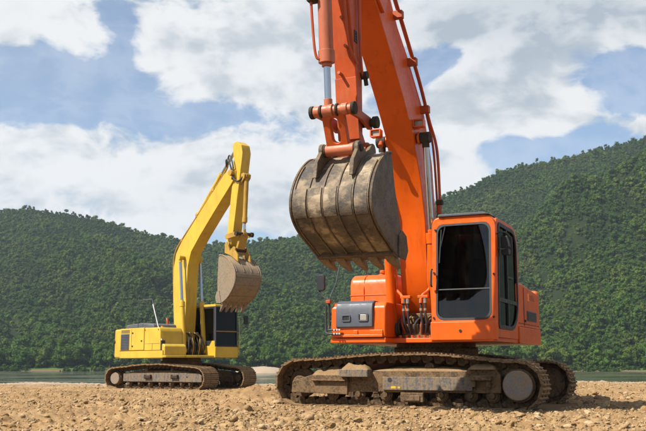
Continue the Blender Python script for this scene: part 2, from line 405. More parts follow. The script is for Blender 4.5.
def tag(o, label, cat, group=None):
    o['label'] = label; o['category'] = cat
    if group: o['group'] = group
def structure(o): o['kind'] = 'structure'; return o
def smooth_path(pts, n=6):
    """Catmull-Rom through points"""
    P_ = [Vector(p) for p in pts]; out = []
    for i in range(len(P_) - 1):
        a = P_[max(i - 1, 0)]; b = P_[i]; c = P_[i + 1]; d = P_[min(i + 2, len(P_) - 1)]
        for k in range(n):
            t = k / n
            out.append(0.5 * ((2 * b) + (c - a) * t + (2 * a - 5 * b + 4 * c - d) * t * t + (3 * b - a - 3 * c + d) * t ** 3))
    out.append(P_[-1]); return out

# ------------------------------------------------------------------ numpy noise
def hash2(ix, iy, seed):
    h = (ix.astype(np.int64) * 374761393 + iy.astype(np.int64) * 668265263 + seed * 982451653) & 0xFFFFFFFF
    h = ((h ^ (h >> 13)) * 1274126177) & 0xFFFFFFFF
    return ((h ^ (h >> 16)) & 0xFFFFFF) / float(0xFFFFFF)
def vnoise(x, y, seed=0):
    ix = np.floor(x); iy = np.floor(y); fx = x - ix; fy = y - iy
    fx = fx * fx * fx * (fx * (fx * 6 - 15) + 10); fy = fy * fy * fy * (fy * (fy * 6 - 15) + 10)
    a = hash2(ix, iy, seed); b = hash2(ix + 1, iy, seed); c = hash2(ix, iy + 1, seed); d = hash2(ix + 1, iy + 1, seed)
    return (a * (1 - fx) + b * fx) * (1 - fy) + (c * (1 - fx) + d * fx) * fy
def fbm(x, y, octv=4, seed=0, gain=0.5):
    s = 0; a = 1; t = 0
    for k in range(octv):
        ca, sa = math.cos(k * 1.1), math.sin(k * 1.1)
        s = s + a * vnoise((x * ca - y * sa) * 2 ** k + 13.7 * k, (x * sa + y * ca) * 2 ** k - 7.3 * k, seed + k); t += a; a *= gain
    return s / t
def sstep(a, b, x): t = np.clip((x - a) / (b - a), 0, 1); return t * t * (3 - 2 * t)

# ------------------------------------------------------------------ where the machines stand
OC = (1.90, 15.24, 0.0); OA = R(24.5)              # orange: swing centre, yaw
OF = R(-90) - OA                                   # heading of the upper structure (world angle)
OTR = -OA                                          # world angle of the tracks
YC = (-4.90, 31.5, -0.17); YF = R(-50); YTR = R(-30)

def track_local(x, y, c, ang):
    dx = x - c[0]; dy = y - c[1]; ca, sa = math.cos(ang), math.sin(ang)
    return dx * ca + dy * sa, -dx * sa + dy * ca
WATER = -1.6
def bank_edge(x): return 36.5 - 0.42 * np.clip(x, -4, 40) + 1.2 * np.sin(x * 0.35) + 0.03 * np.clip(-x, 0, 400)
def ground_z(x, y, detail=True):
    x = np.asarray(x, float); y = np.asarray(y, float)
    z = -0.17 * sstep(17, 30, y) * sstep(4, -3, x)
    z = z + 0.05 * sstep(3.0, 7.5, x) * sstep(13, 22, y)                        # low berm on the right
    z = z - 0.15 * sstep(12.2, 9.3, y) * sstep(-2.0, 3.0, x) - 0.05 * sstep(12.5, 9.0, y)
    z = z + 0.24 * np.exp(-(((x + 1.15) / 0.9) ** 2 + ((y - 17.6) / 1.1) ** 2))   # heaps pushed up by the machine
    z = z + 0.30 * np.exp(-(((x - 3.75) / 0.42) ** 2 + ((y - 14.35) / 0.5) ** 2))
    z = z + 0.10 * np.exp(-(((x + 1.0) / 0.7) ** 2 + ((y - 14.4) / 0.5) ** 2))
    u = 0.10 * (fbm(x * 0.42, y * 0.42, 3, 5) - 0.5) + 0.07 * (fbm(x * 1.6, y * 1.6, 3, 9) - 0.5)
    if detail:
        n = fbm(x * 5.5, y * 5.5, 3, 21); u = u + 0.085 * (np.abs(n - 0.5) * 2) - 0.017
        u = u + 0.045 * (fbm(x * 17, y * 17, 2, 33) - 0.5)
    flat = np.zeros_like(z)
    for c, ang, hl, hw in ((OC, OTR, 2.3, 1.62), (YC, YTR, 2.3, 1.62)):
        a, b = track_local(x, y, c, ang)
        flat = np.maximum(flat, sstep(0.45, 0.0, np.maximum(np.abs(a) - hl, np.abs(b) - hw)))
    base = np.where(y > 23, -0.17, 0.0)
    z = z * (1 - flat) + (base + 0.015) * flat
    z = z + u * (1 - 0.82 * flat)
    e = bank_edge(x)
    z = z - 3.4 * sstep(0, 16, y - e) * 1.0
    return z

def mesh_grid(name, X, Y, Z, material, wrap=False, attrs=None):
    nr, na = X.shape
    me = bpy.data.meshes.new(name)
    v = np.stack([X, Y, Z], -1).reshape(-1, 3)
    i = np.arange(nr - 1)[:, None]; j = np.arange(na if wrap else na - 1)[None, :]
    j2 = (j + 1) % na
    q = np.stack([i * na + j, i * na + j2, (i + 1) * na + j2, (i + 1) * na + j], -1).reshape(-1, 4)
    me.vertices.add(len(v)); me.vertices.foreach_set('co', v.ravel())
    me.loops.add(q.size); me.loops.foreach_set('vertex_index', q.ravel().astype(np.int32))
    me.polygons.add(len(q)); me.polygons.foreach_set('loop_start', np.arange(0, q.size, 4, dtype=np.int32))
    me.polygons.foreach_set('loop_total', np.full(len(q), 4, np.int32))
    me.polygons.foreach_set('use_smooth', np.ones(len(q), bool))
    me.update(calc_edges=True); me.validate()
    for k, a in (attrs or {}).items():
        at = me.attributes.new(k, 'FLOAT', 'POINT'); at.data.foreach_set('value', np.asarray(a, np.float32).ravel())
    me.materials.append(MATS[material])
    o = bpy.data.objects.new(name, me); col.objects.link(o)
    return o

# ground: one sheet out to the horizon, finer where it is near
rad = np.concatenate([np.geomspace(0.6, 7.5, 40)[:-1], np.geomspace(7.5, 46, 480)[:-1], np.geomspace(46, 2500, 50)])
ang = np.concatenate([np.linspace(R(-26), R(26), 520), np.linspace(R(26), R(334), 140)[1:-1]])
RR, AA = np.meshgrid(rad, ang, indexing='ij')
GX = RR * np.sin(AA); GY = RR * np.cos(AA)
GZ = ground_z(GX, GY)
GZ = np.where(RR > 46, ground_z(GX, GY, False), GZ)
margin = sstep(-5.5, -1.0, GY - bank_edge(GX) + 2.5 * (fbm(GX * 0.5, GY * 0.5, 3, 77) - 0.5))
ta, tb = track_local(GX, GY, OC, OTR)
painted_dark = sstep(0.0, 0.5, ta + 0.2) * sstep(3.3, 2.2, ta) * sstep(-2.35, -1.7, tb) * sstep(2.2, 1.2, tb) * 0.8  # darker ground around the right-hand half of the tracks
painted_dark = np.maximum(painted_dark, 0.9 * sstep(10.5, 9.7, GY + 1.0 * (fbm(GX * 0.9, GY * 0.9, 3, 55) - 0.5)) * sstep(0.4, 1.8, GX + 1.2 * (fbm(GX * 0.7, GY * 0.7, 3, 56) - 0.5)))  # shadow band painted into the soil colour, lower right foreground
painted_dark = np.maximum(painted_dark, 0.55 * np.exp(-(((GX - 3.8) / 0.5) ** 2 + ((GY - 14.3) / 0.5) ** 2)))  # shade on the heap by the far track, painted as darker soil
ground = structure(mesh_grid('ground', GX, GY, GZ, 'ground_soil', wrap=True, attrs={'margin': margin, 'painted_dark': painted_dark}))

# river
xs = np.linspace(-2400, 2400, 40); ys = np.concatenate([np.linspace(26, 60, 6), np.linspace(70, 420, 20)])
WX, WY = np.meshgrid(xs, ys, indexing='ij')
structure(mesh_grid('river', WX, WY, np.full_like(WX, WATER), 'river_water'))

# pale sand bar on the far side
bx_, by_ = np.meshgrid(np.linspace(-1, 1, 40), np.linspace(-1, 1, 16), indexing='ij')
bz_ = WATER - 0.4 + 2.0 * np.clip(1 - bx_ ** 2 - by_ ** 2, 0, 1) ** 0.7 + 0.3 * (fbm(bx_ * 5, by_ * 5, 3, 15) - 0.5)
structure(mesh_grid('sand_bar', -15.5 + 8.0 * bx_ + 1.5 * by_, 236 + 9 * by_, bz_, 'ground_soil', attrs={'margin': np.ones_like(bx_), 'painted_dark': np.zeros_like(bx_)}))

# hills beyond the river
def interp(x, pts): return np.interp(x, [p[0] for p in pts], [p[1] for p in pts])
YB, YFR, SH = 640.0, 440.0, 285.0
def ridge_from(pxs, Yr, drop): return [((px - 323) / FPX * Yr, (HOR - py) / FPX * Yr - drop) for px, py in pxs]
back = ridge_from([(-900, 300), (-500, 262), (-250, 238), (-60, 214), (0, 205), (30, 203), (70, 210), (110, 220), (132, 226), (160, 233), (190, 239), (240, 240), (290, 233), (340, 222), (400, 205), (446, 191), (511, 163), (585, 147), (646, 132), (740, 119), (900, 130), (1200, 190), (1700, 270)], YB, 4.5)
front = ridge_from([(-900, 350), (300, 340), (400, 318), (470, 255), (530, 205), (585, 181), (646, 166), (740, 150), (900, 160), (1200, 230), (1700, 290)], YFR, 5.0)
def shore_y(x): return SH + 12 * np.sin(x * 0.013) - 0.16 * np.clip(x, -200, 300) + 6 * (fbm(x * 0.02, x * 0 + 3.1, 3, 4) - 0.5)
def hill_z(x, y):
    s = shore_y(x)
    g = fbm(x * 0.013, y * 0.011, 4, 41) - 0.5
    g2 = fbm(x * 0.05, y * 0.05, 3, 47) - 0.5
    d = np.clip(y - s - 14, 0, None)
    def prof(y_r, H):
        d0 = np.where(y_r > 500, 115 * sstep(10, 110, x), 0.0); u = (d - d0) / (y_r - s - 14 - d0)
        u = np.maximum(u, 0)
        up_ = 0.80 * u + 0.20 * u * u
        dn = 1 - 0.9 * (u - 1) ** 1.0
        return H * np.where(u < 1, up_, np.maximum(dn, -0.1))
    zb = prof(YB, interp(x, back)); zf = prof(YFR, interp(x, front))
    ridge_keep = 1 - 0.94 * np.exp(-((y - YB) / 130) ** 2)
    z = np.maximum(zb, zf)
    g3 = np.abs(fbm(x * 0.016 + 0.006 * y, y * 0.007, 3, 83) - 0.5) * 2
    z = z + (34 * g + 9 * g2 + 44 * (g3 - 0.30)) * sstep(10, 120, d) * ridge_keep
    low = WATER - 1.2 + 2.6 * sstep(-6, 12, y - s)
    return np.where(z > 0, z, 0) + low
hx = np.linspace(-1500, 1500, 330); hy = np.concatenate([np.linspace(225, 330, 60), np.linspace(333, 760, 150), np.linspace(770, 1500, 30)])
HX, HY = np.meshgrid(hx, hy, indexing='ij')
HZ = hill_z(HX, HY)
structure(mesh_grid('hills', HX, HY, HZ, 'hill_ground', attrs={'shore': sstep(1.6, -0.6, HZ - WATER - 0.2) * 1.0}))

# ------------------------------------------------------------------ forest
def raw_mesh(name, v, q, material):
    me = bpy.data.meshes.new(name)
    v = np.asarray(v, np.float32); q = np.asarray(q, np.int32); k = q.shape[1]
    me.vertices.add(len(v)); me.vertices.foreach_set('co', v.ravel())
    me.loops.add(q.size); me.loops.foreach_set('vertex_index', q.ravel())
    me.polygons.add(len(q)); me.polygons.foreach_set('loop_start', np.arange(0, q.size, k, dtype=np.int32))
    me.polygons.foreach_set('loop_total', np.full(len(q), k, np.int32))
    me.update(calc_edges=True); me.materials.append(MATS[material])
    return me
def unit(n):
    d = rng.normal(size=(n, 3)); return d / np.linalg.norm(d, axis=1)[:, None]
def crown(name, rx, h, z0, nl, leaf, lobes, material, r2):
    """leaf-sized faces spread over and through uneven lobes"""
    cs = []; rs = []
    for k in range(lobes):
        a = r2.uniform(0, 2 * math.pi); hh = r2.uniform(0.15, 0.92); wd = math.sqrt(max(0.05, 1 - (2 * hh - 0.85) ** 2)) * 0.62
        rr = r2.uniform(0.25, 1) * wd * rx
        cs.append((rr * math.cos(a), rr * math.sin(a), z0 + hh * h)); rs.append(rx * r2.uniform(0.34, 0.56))
    cs = np.array(cs); rs = np.array(rs)
    li = rng.integers(0, lobes, nl)
    d = unit(nl); d[:, 2] = np.where(rng.random(nl) < 0.55, np.abs(d[:, 2]), d[:, 2])
    pos = cs[li] + d * (rs[li] * rng.uniform(0.45, 1.12, nl))[:, None] * np.array([1, 1, 0.85])
    nrm = d * 1.3 + unit(nl) * 0.75; nrm /= np.linalg.norm(nrm, axis=1)[:, None]
    t1 = np.cross(nrm, unit(nl)); t1 /= np.linalg.norm(t1, axis=1)[:, None]; t2 = np.cross(nrm, t1)
    s = (leaf * rng.uniform(0.55, 1.25, nl))[:, None]
    v = np.stack([pos - t1 * s, pos - t2 * s * 0.6 + nrm * s * 0.15, pos + t1 * s, pos + t2 * s * 0.6 + nrm * s * 0.15], 1).reshape(-1, 3)
    q = np.arange(nl * 4).reshape(-1, 4)
    V = [v]; F = [q]; off = len(v)
    for c_, r_ in zip(cs, rs):                       # the dense inside of each lobe
        th = np.linspace(0.25, math.pi - 0.25, 5); ph = np.linspace(0, 2 * math.pi, 8)[:-1]
        T_, P_ = np.meshgrid(th, ph, indexing='ij'); k_ = r_ * 0.66 * rng.uniform(0.8, 1.1, T_.shape)
        vv = np.stack([np.sin(T_) * np.cos(P_) * k_, np.sin(T_) * np.sin(P_) * k_, np.cos(T_) * k_ * 0.85], -1).reshape(-1, 3) + c_
        i_ = np.arange(4)[:, None] * 7; j_ = np.arange(7)[None, :]; j2 = (j_ + 1) % 7
        F.append(np.stack([i_ + j_, i_ + 7 + j_, i_ + 7 + j2, i_ + j2], -1).reshape(-1, 4) + off); V.append(vv); off += len(vv)
    return raw_mesh(name, np.concatenate(V), np.concatenate(F), material)
r2 = random.Random(3)
forest_src = bpy.data.collections.new('forest_crowns')
for k in range(7):
    rx = [1.7, 2.1, 1.5, 2.5, 1.9, 1.3, 2.2][k]; h = [3.6, 3.2, 5.2, 4.2, 3.0, 5.8, 4.6][k]
    o = bpy.data.objects.new('forest_crown', crown('forest_crown', rx, h, -0.8, 300, 0.34, 7, 'leaves', r2)); forest_src.objects.link(o)

def in_view(x, y, pad): return np.abs(x) < y * 0.372 + pad
pts = []
sp = 2.0
gx, gy = np.meshgrid(np.arange(-330, 335, sp), np.arange(262, 730, sp))
gx = gx.ravel() + rng.uniform(-1.8, 1.8, gx.size); gy = gy.ravel() + rng.uniform(-1.8, 1.8, gy.size)
gz = hill_z(gx, gy)
# leave out what no step to the side could show: far slopes sunk well behind the ridge
ok = in_view(gx, gy, 14) & (gy > shore_y(gx) + 6.5 + 5 * fbm(gx * 0.08, gy * 0.02, 2, 71))
el = (gz - 0.67) / gy
keep = ok.copy()
mx_el = np.full(gx.shape, -1.0)
for f_ in np.linspace(0.55, 0.97, 14):
    zz_ = hill_z(gx * f_, gy * f_); mx_el = np.maximum(mx_el, (zz_ - 0.67) / (gy * f_))
keep &= (gz + 18.0 - 0.67) / gy > mx_el
slope = np.hypot(hill_z(gx + 2, gy) - hill_z(gx - 2, gy), hill_z(gx, gy + 2) - hill_z(gx, gy - 2)) / 4
extra = keep & (rng.random(gx.size) < 4.0 * (np.sqrt(1 + slope ** 2) - 1.02))
ex = gx[extra] + rng.uniform(-1.6, 1.6, extra.sum()); ey = gy[extra] + rng.uniform(-1.6, 1.6, extra.sum())
P3 = np.concatenate([np.stack([gx, gy, gz], 1)[keep], np.stack([ex, ey, hill_z(ex, ey)], 1)])
sx_ = rng.uniform(-130, 118, 2600); sd_ = 1.2 + 8.0 * rng.random(2600) ** 0.9        # scrub and reeds on the bank
sy_ = shore_y(sx_) + sd_; kk = (fbm(sx_ * 0.07, sd_ * 0.15, 3, 88) > 0.40 + 0.10 * sstep(20, 60, sx_)) & in_view(sx_, sy_, 8)
scrub = np.stack([sx_, sy_, hill_z(sx_, sy_) - 0.1], 1)[kk]
scl = 0.80 * (0.55 + 0.95 * rng.random(len(P3)) ** 3.0) * (0.55 + 1.0 * fbm(P3[:, 0] * 0.07, P3[:, 1] * 0.07, 3, 63)) * (1 + 0.25 * sstep(360, 300, P3[:, 1]))
P3 = np.concatenate([P3, scrub]); scl = np.concatenate([scl, 0.15 + 0.38 * rng.random(len(scrub)) ** 1.5])
fm = bpy.data.meshes.new('forest'); fm.vertices.add(len(P3)); fm.vertices.foreach_set('co', P3.astype(np.float32).ravel())
a = fm.attributes.new('tree_scale', 'FLOAT', 'POINT'); a.data.foreach_set('value', scl.astype(np.float32))
fm.update()
forest = bpy.data.objects.new('forest', fm); col.objects.link(forest)
forest['kind'] = 'stuff'; tag(forest, 'dense green forest covering the hills beyond the river', 'forest')
ng = bpy.data.node_groups.new('forest_nodes', 'GeometryNodeTree')
ng.interface.new_socket('Geometry', in_out='INPUT', socket_type='NodeSocketGeometry'); ng.interface.new_socket('Geometry', in_out='OUTPUT', socket_type='NodeSocketGeometry')
N_ = ng.nodes; L_ = ng.links
gi = N_.new('NodeGroupInput'); go = N_.new('NodeGroupOutput')
m2p = N_.new('GeometryNodeMeshToPoints'); iop = N_.new('GeometryNodeInstanceOnPoints'); ci = N_.new('GeometryNodeCollectionInfo')
ci.inputs['Collection'].default_value = forest_src; ci.inputs['Separate Children'].default_value = True; ci.inputs['Reset Children'].default_value = True
iop.inputs['Pick Instance'].default_value = True
rv = N_.new('FunctionNodeRandomValue'); rv.data_type = 'FLOAT_VECTOR'
rv.inputs[0].default_value = (-0.12, -0.12, 0); rv.inputs[1].default_value = (0.12, 0.12, 6.283)
na = N_.new('GeometryNodeInputNamedAttribute'); na.data_type = 'FLOAT'; na.inputs['Name'].default_value = 'tree_scale'
L_.new(gi.outputs[0], m2p.inputs['Mesh']); L_.new(m2p.outputs[0], iop.inputs['Points']); L_.new(ci.outputs[0], iop.inputs['Instance'])
L_.new(rv.outputs[0], iop.inputs['Rotation']); L_.new(na.outputs['Attribute'], iop.inputs['Scale']); L_.new(iop.outputs[0], go.inputs[0])
md = forest.modifiers.new('scatter', 'NODES'); md.node_group = ng

# the front row along the far shore: trees of their own
def trunk_mesh(h, r, r2):
    m = MB(); m.tube([(0, 0, -0.8), (0.06, 0.03, h * 0.35), (-0.08, 0.1, h * 0.75)], [r, r * 0.75, r * 0.4], 8)
    for k in range(4):
        a_ = r2.uniform(0, 6.28); z_ = h * r2.uniform(0.3, 0.6)
        m.tube([(0, 0.05, z_), (1.2 * math.cos(a_), 1.2 * math.sin(a_), z_ + 1.2), (2.0 * math.cos(a_), 2.0 * math.sin(a_), z_ + 2.4)], [r * 0.45, r * 0.3, r * 0.12], 6)
    return m
shore_kinds = []
for k in range(5):
    rx = [3.2, 3.9, 2.8, 3.5, 4.3][k]; h = [6.0, 6.6, 7.2, 5.0, 7.4][k]
    cm = crown('crown', rx, h, 0.2, 1100, 0.30, 12, 'shore_leaves', r2)
    tm = trunk_mesh(h, 0.22, r2).build('trunk', 'bark'); tmesh = tm.data; bpy.data.objects.remove(tm)
    shore_kinds.append((cm, tmesh, rx))
x = -128.0
while x < 118:
    cm, tmesh, rx = shore_kinds[r2.randrange(5)]; s_ = r2.uniform(0.75, 1.15)
    y = float(shore_y(np.array(x))) + r2.uniform(6.0, 12.0)
    if abs(x) < y * 0.372 + 4:
        root = bpy.data.objects.new('shore_tree', None); col.objects.link(root)
        root.location = (x, y, float(hill_z(np.array(x), np.array(y))) - 0.1); root.rotation_euler.z = r2.uniform(0, 6.28); root.scale = (s_, s_, s_ * r2.uniform(0.85, 1.15))
        tag(root, 'leafy green tree in the front row of the forest along the far shore', 'tree', 'front row of trees on the far shore')
        for nm, me in (('crown', cm), ('trunk', tmesh)):
            c_ = bpy.data.objects.new(nm, me); col.objects.link(c_); c_.parent = root
    x += rx * s_ * r2.uniform(0.85, 1.6)

# ------------------------------------------------------------------ undercarriage
def track_path(top, c_idle, r_idle, c_drive, r_drive, zb):
    """closed outline in (t, z), starting at the bottom left, clockwise from the right side"""
    p = []
    for k in range(25): p.append((c_idle[0] + (c_drive[0] - c_idle[0]) * k / 24, zb))
    for k in range(1, 16): a_ = R(-90 + 180 * k / 16); p.append((c_drive[0] + r_drive * math.cos(a_), c_drive[1] + r_drive * math.sin(a_)))
    tp = [(c_drive[0], c_drive[1] + r_drive)] + top + [(c_idle[0], c_idle[1] + r_idle)]
    for q in smooth_path([(x_, 0, z_) for x_, z_ in tp], 8): p.append((q.x, q.z))
    for k in range(1, 16): a_ = R(90 + 180 * k / 16); p.append((c_idle[0] + r_idle * math.cos(a_), c_idle[1] + r_idle * math.sin(a_)))
    return p
def resample(p, n):
    P_ = np.array(p + [p[0]]); seg = np.linalg.norm(np.diff(P_, axis=0), axis=1); s = np.concatenate([[0], np.cumsum(seg)])
    out = []
    for k in range(n):
        u = s[-1] * k / n; out.append((np.interp(u, s, P_[:, 0]), np.interp(u, s, P_[:, 1])))
    return out, s[-1] / n
def shoe_mesh(pitch, wid):
    m = MB(); h = pitch * 0.485; y0, y1 = -wid / 2, wid / 2
    prof = [(-h, 0), (-h, 0.016), (-h + .012, 0.042), (-h + .028, 0.042), (-h + .040, 0.018), (-0.018, 0.018), (-0.009, 0.036), (0.009, 0.036), (0.018, 0.018),
            (h - .040, 0.018), (h - .028, 0.040), (h - .012, 0.040), (h, 0.012), (h + .012, -0.004), (h + .006, -0.012)]
    m.prism(prof, y0, y1)
    for sx in (-1, 1):
        for sy in (-1, 1): m.tube([(sx * pitch * .17, sy * .11, 0.01), (sx * pitch * .17, sy * .11, 0.034)], 0.016, 6)
    return m
def link_mesh(pitch):
    m = MB(); h = pitch * 0.52
    for s_ in (-1, 1):
        prof = [(-h, -0.01), (-h * .95, -0.07), (-h * .45, -0.125), (h * .35, -0.125), (h * .6, -0.06), (h * .8, -0.01)]
        m.prism(prof, s_ * 0.085 - 0.022, s_ * 0.085 + 0.022)
    m.cyl((-h * .9, -0.115, -0.055), (-h * .9, 0.115, -0.055), 0.030, 10)
    return m
def make_track(root, rot, lat, wid, path, n, drive, idle, drive_cover, dr_r, frame_prof, face_prof, side, rollers, carriers, mats=('track_steel', 'track_link'), rotz_local=0.0, lab=None):
    """side = -1 when the outer face looks towards -y of the track frame"""
    pts_, pitch = resample(path, n)
    fr = MB().prism(frame_prof, lat - 0.20, lat + 0.20).build('track_frame', 'track_frame', root, bevel=0.02, rotz=rot)
    tr = MB()
    # chain guides and hubs make the body of the track part
    tr.cyl((drive[0], lat - 0.06, drive[1]), (drive[0], lat + 0.06, drive[1]), dr_r * 0.96, 28)
    tk = tr.build('crawler_track', mats[1], root, bevel=0.01, rotz=rot, label=lab)
    sm = shoe_mesh(pitch, wid).build('track_shoe', mats[0], tk, smooth=0)
    lm = link_mesh(pitch).build('track_link', mats[1], tk, smooth=0)
    for k, (x_, z_) in enumerate(pts_):
        xa, za = pts_[k - 1]; xb, zb = pts_[(k + 1) % n]
        # outward direction: the path runs rightwards along the bottom, so outward is to the right of travel
        tx, tz = xb - xa, zb - za; a_ = math.atan2(tz, tx)
        j = random.uniform(-0.02, 0.02)
        for src, jj in ((sm, j), (lm, 0)):
            o = src if k == 0 else copy_obj(src, tk)
            # local +z must point outward = (tz, -tx): rotate by a_ about y and flip
            o.matrix_parent_inverse = Matrix()
            ex = Vector((tx, 0, tz)).normalized(); ez = Vector((tz, 0, -tx)).normalized(); ey = ez.cross(ex)
            mt = Matrix((ex, ey, ez)).transposed().to_4x4(); mt.translation = (x_, lat, z_)
            o.matrix_local = mt @ Matrix.Rotation(jj, 4, 'X')
    # teeth of the sprocket
    for k in range(21):
        a_ = 2 * math.pi * k / 21
        if k == 0:
            st = MB().prism([(-0.035, 0), (-0.012, 0.06), (0.012, 0.06), (0.035, 0)], -0.035, 0.035).build('sprocket_tooth', mats[1], tk, smooth=0)
            o = st
        else: o = copy_obj(st, tk)
        mt = Matrix.Translation((drive[0], lat, drive[1])) @ Matrix.Rotation(a_, 4, 'Y') @ Matrix.Translation((0, 0, dr_r * 0.94)); o.matrix_local = mt
    y_out = lat + side * 0.20
    # bottom rollers, carrier rollers
    for k, x_ in enumerate(rollers):
        b_ = MB(); z_ = 0.205
        b_.cyl((x_, lat - 0.17, z_), (x_, lat + 0.17, z_), 0.085, 18); b_.cyl((x_, lat - 0.215, z_), (x_, lat + 0.215, z_), 0.045, 14)
        for s_ in (-1, 1): b_.cyl((x_, lat + s_ * 0.125, z_), (x_, lat + s_ * 0.15, z_), 0.105, 18)
        b_.build('bottom_roller', 'track_link', fr, bevel=0.008).rotation_euler.z = 0
    for (x_, z_) in carriers:
        b_ = MB(); b_.cyl((x_, lat - 0.13, z_), (x_, lat + 0.13, z_), 0.075, 18); b_.cyl((x_, lat - 0.15, z_), (x_, lat + 0.15, z_), 0.05, 14)
        b_.box(x_ - 0.05, x_ + 0.05, lat + side * -0.06, lat + side * -0.16, z_ - 0.22, z_)
        b_.build('carrier_roller', 'track_frame', fr, bevel=0.008)
    # smooth face plate along the outside of the frame
    if face_prof: MB().prism(face_prof, y_out, y_out + side * 0.045).build('frame_plate', 'frame_face', fr, bevel=0.008)
    # final drive
    fd = MB(); fd.cyl((drive[0], lat - side * 0.12, drive[1]), (drive[0], lat + side * 0.21, drive[1]), drive_cover * 1.12, 30)
    fdo = fd.build('final_drive', 'track_frame', fr, bevel=0.01)
    cv = MB(); cv.cyl((drive[0], lat + side * 0.21, drive[1]), (drive[0], lat + side * 0.30, drive[1]), drive_cover, 32)
    cv.build('drive_cover', 'drive_cover', fr, bevel=0.02)
    MB().cyl((idle[0], lat - 0.06, idle[1]), (idle[0], lat + 0.06, idle[1]), dr_r * 0.98, 28).build('idler', mats[1], tk, bevel=0.01)
    # idler yoke
    MB().cyl((idle[0], lat - 0.2, idle[1]), (idle[0], lat + 0.2, idle[1]), 0.11, 20).build('idler_hub', 'track_frame', fr, bevel=0.01)
    return fr, tk

def mud_cap(name, x0, x1, y0, y1, z, h, parent, seed, rot=0.0):
    """caked mud lying on a ledge"""
    n, m_ = 14, 8
    X, Y_ = np.meshgrid(np.linspace(x0, x1, n), np.linspace(y0, y1, m_), indexing='ij')
    e = np.minimum(np.minimum(X - x0, x1 - X) / max(0.25 * (x1 - x0), 1e-3), np.minimum(Y_ - y0, y1 - Y_) / max(0.3 * (y1 - y0), 1e-3))
    Z = z - 0.01 + h * np.clip(e, 0, 1) ** 0.5 * (0.35 + 1.0 * fbm(X * 9 + seed, Y_ * 9, 3, seed))
    o = mesh_grid(name, X, Y_, Z, 'caked_mud'); o.parent = parent
    return o

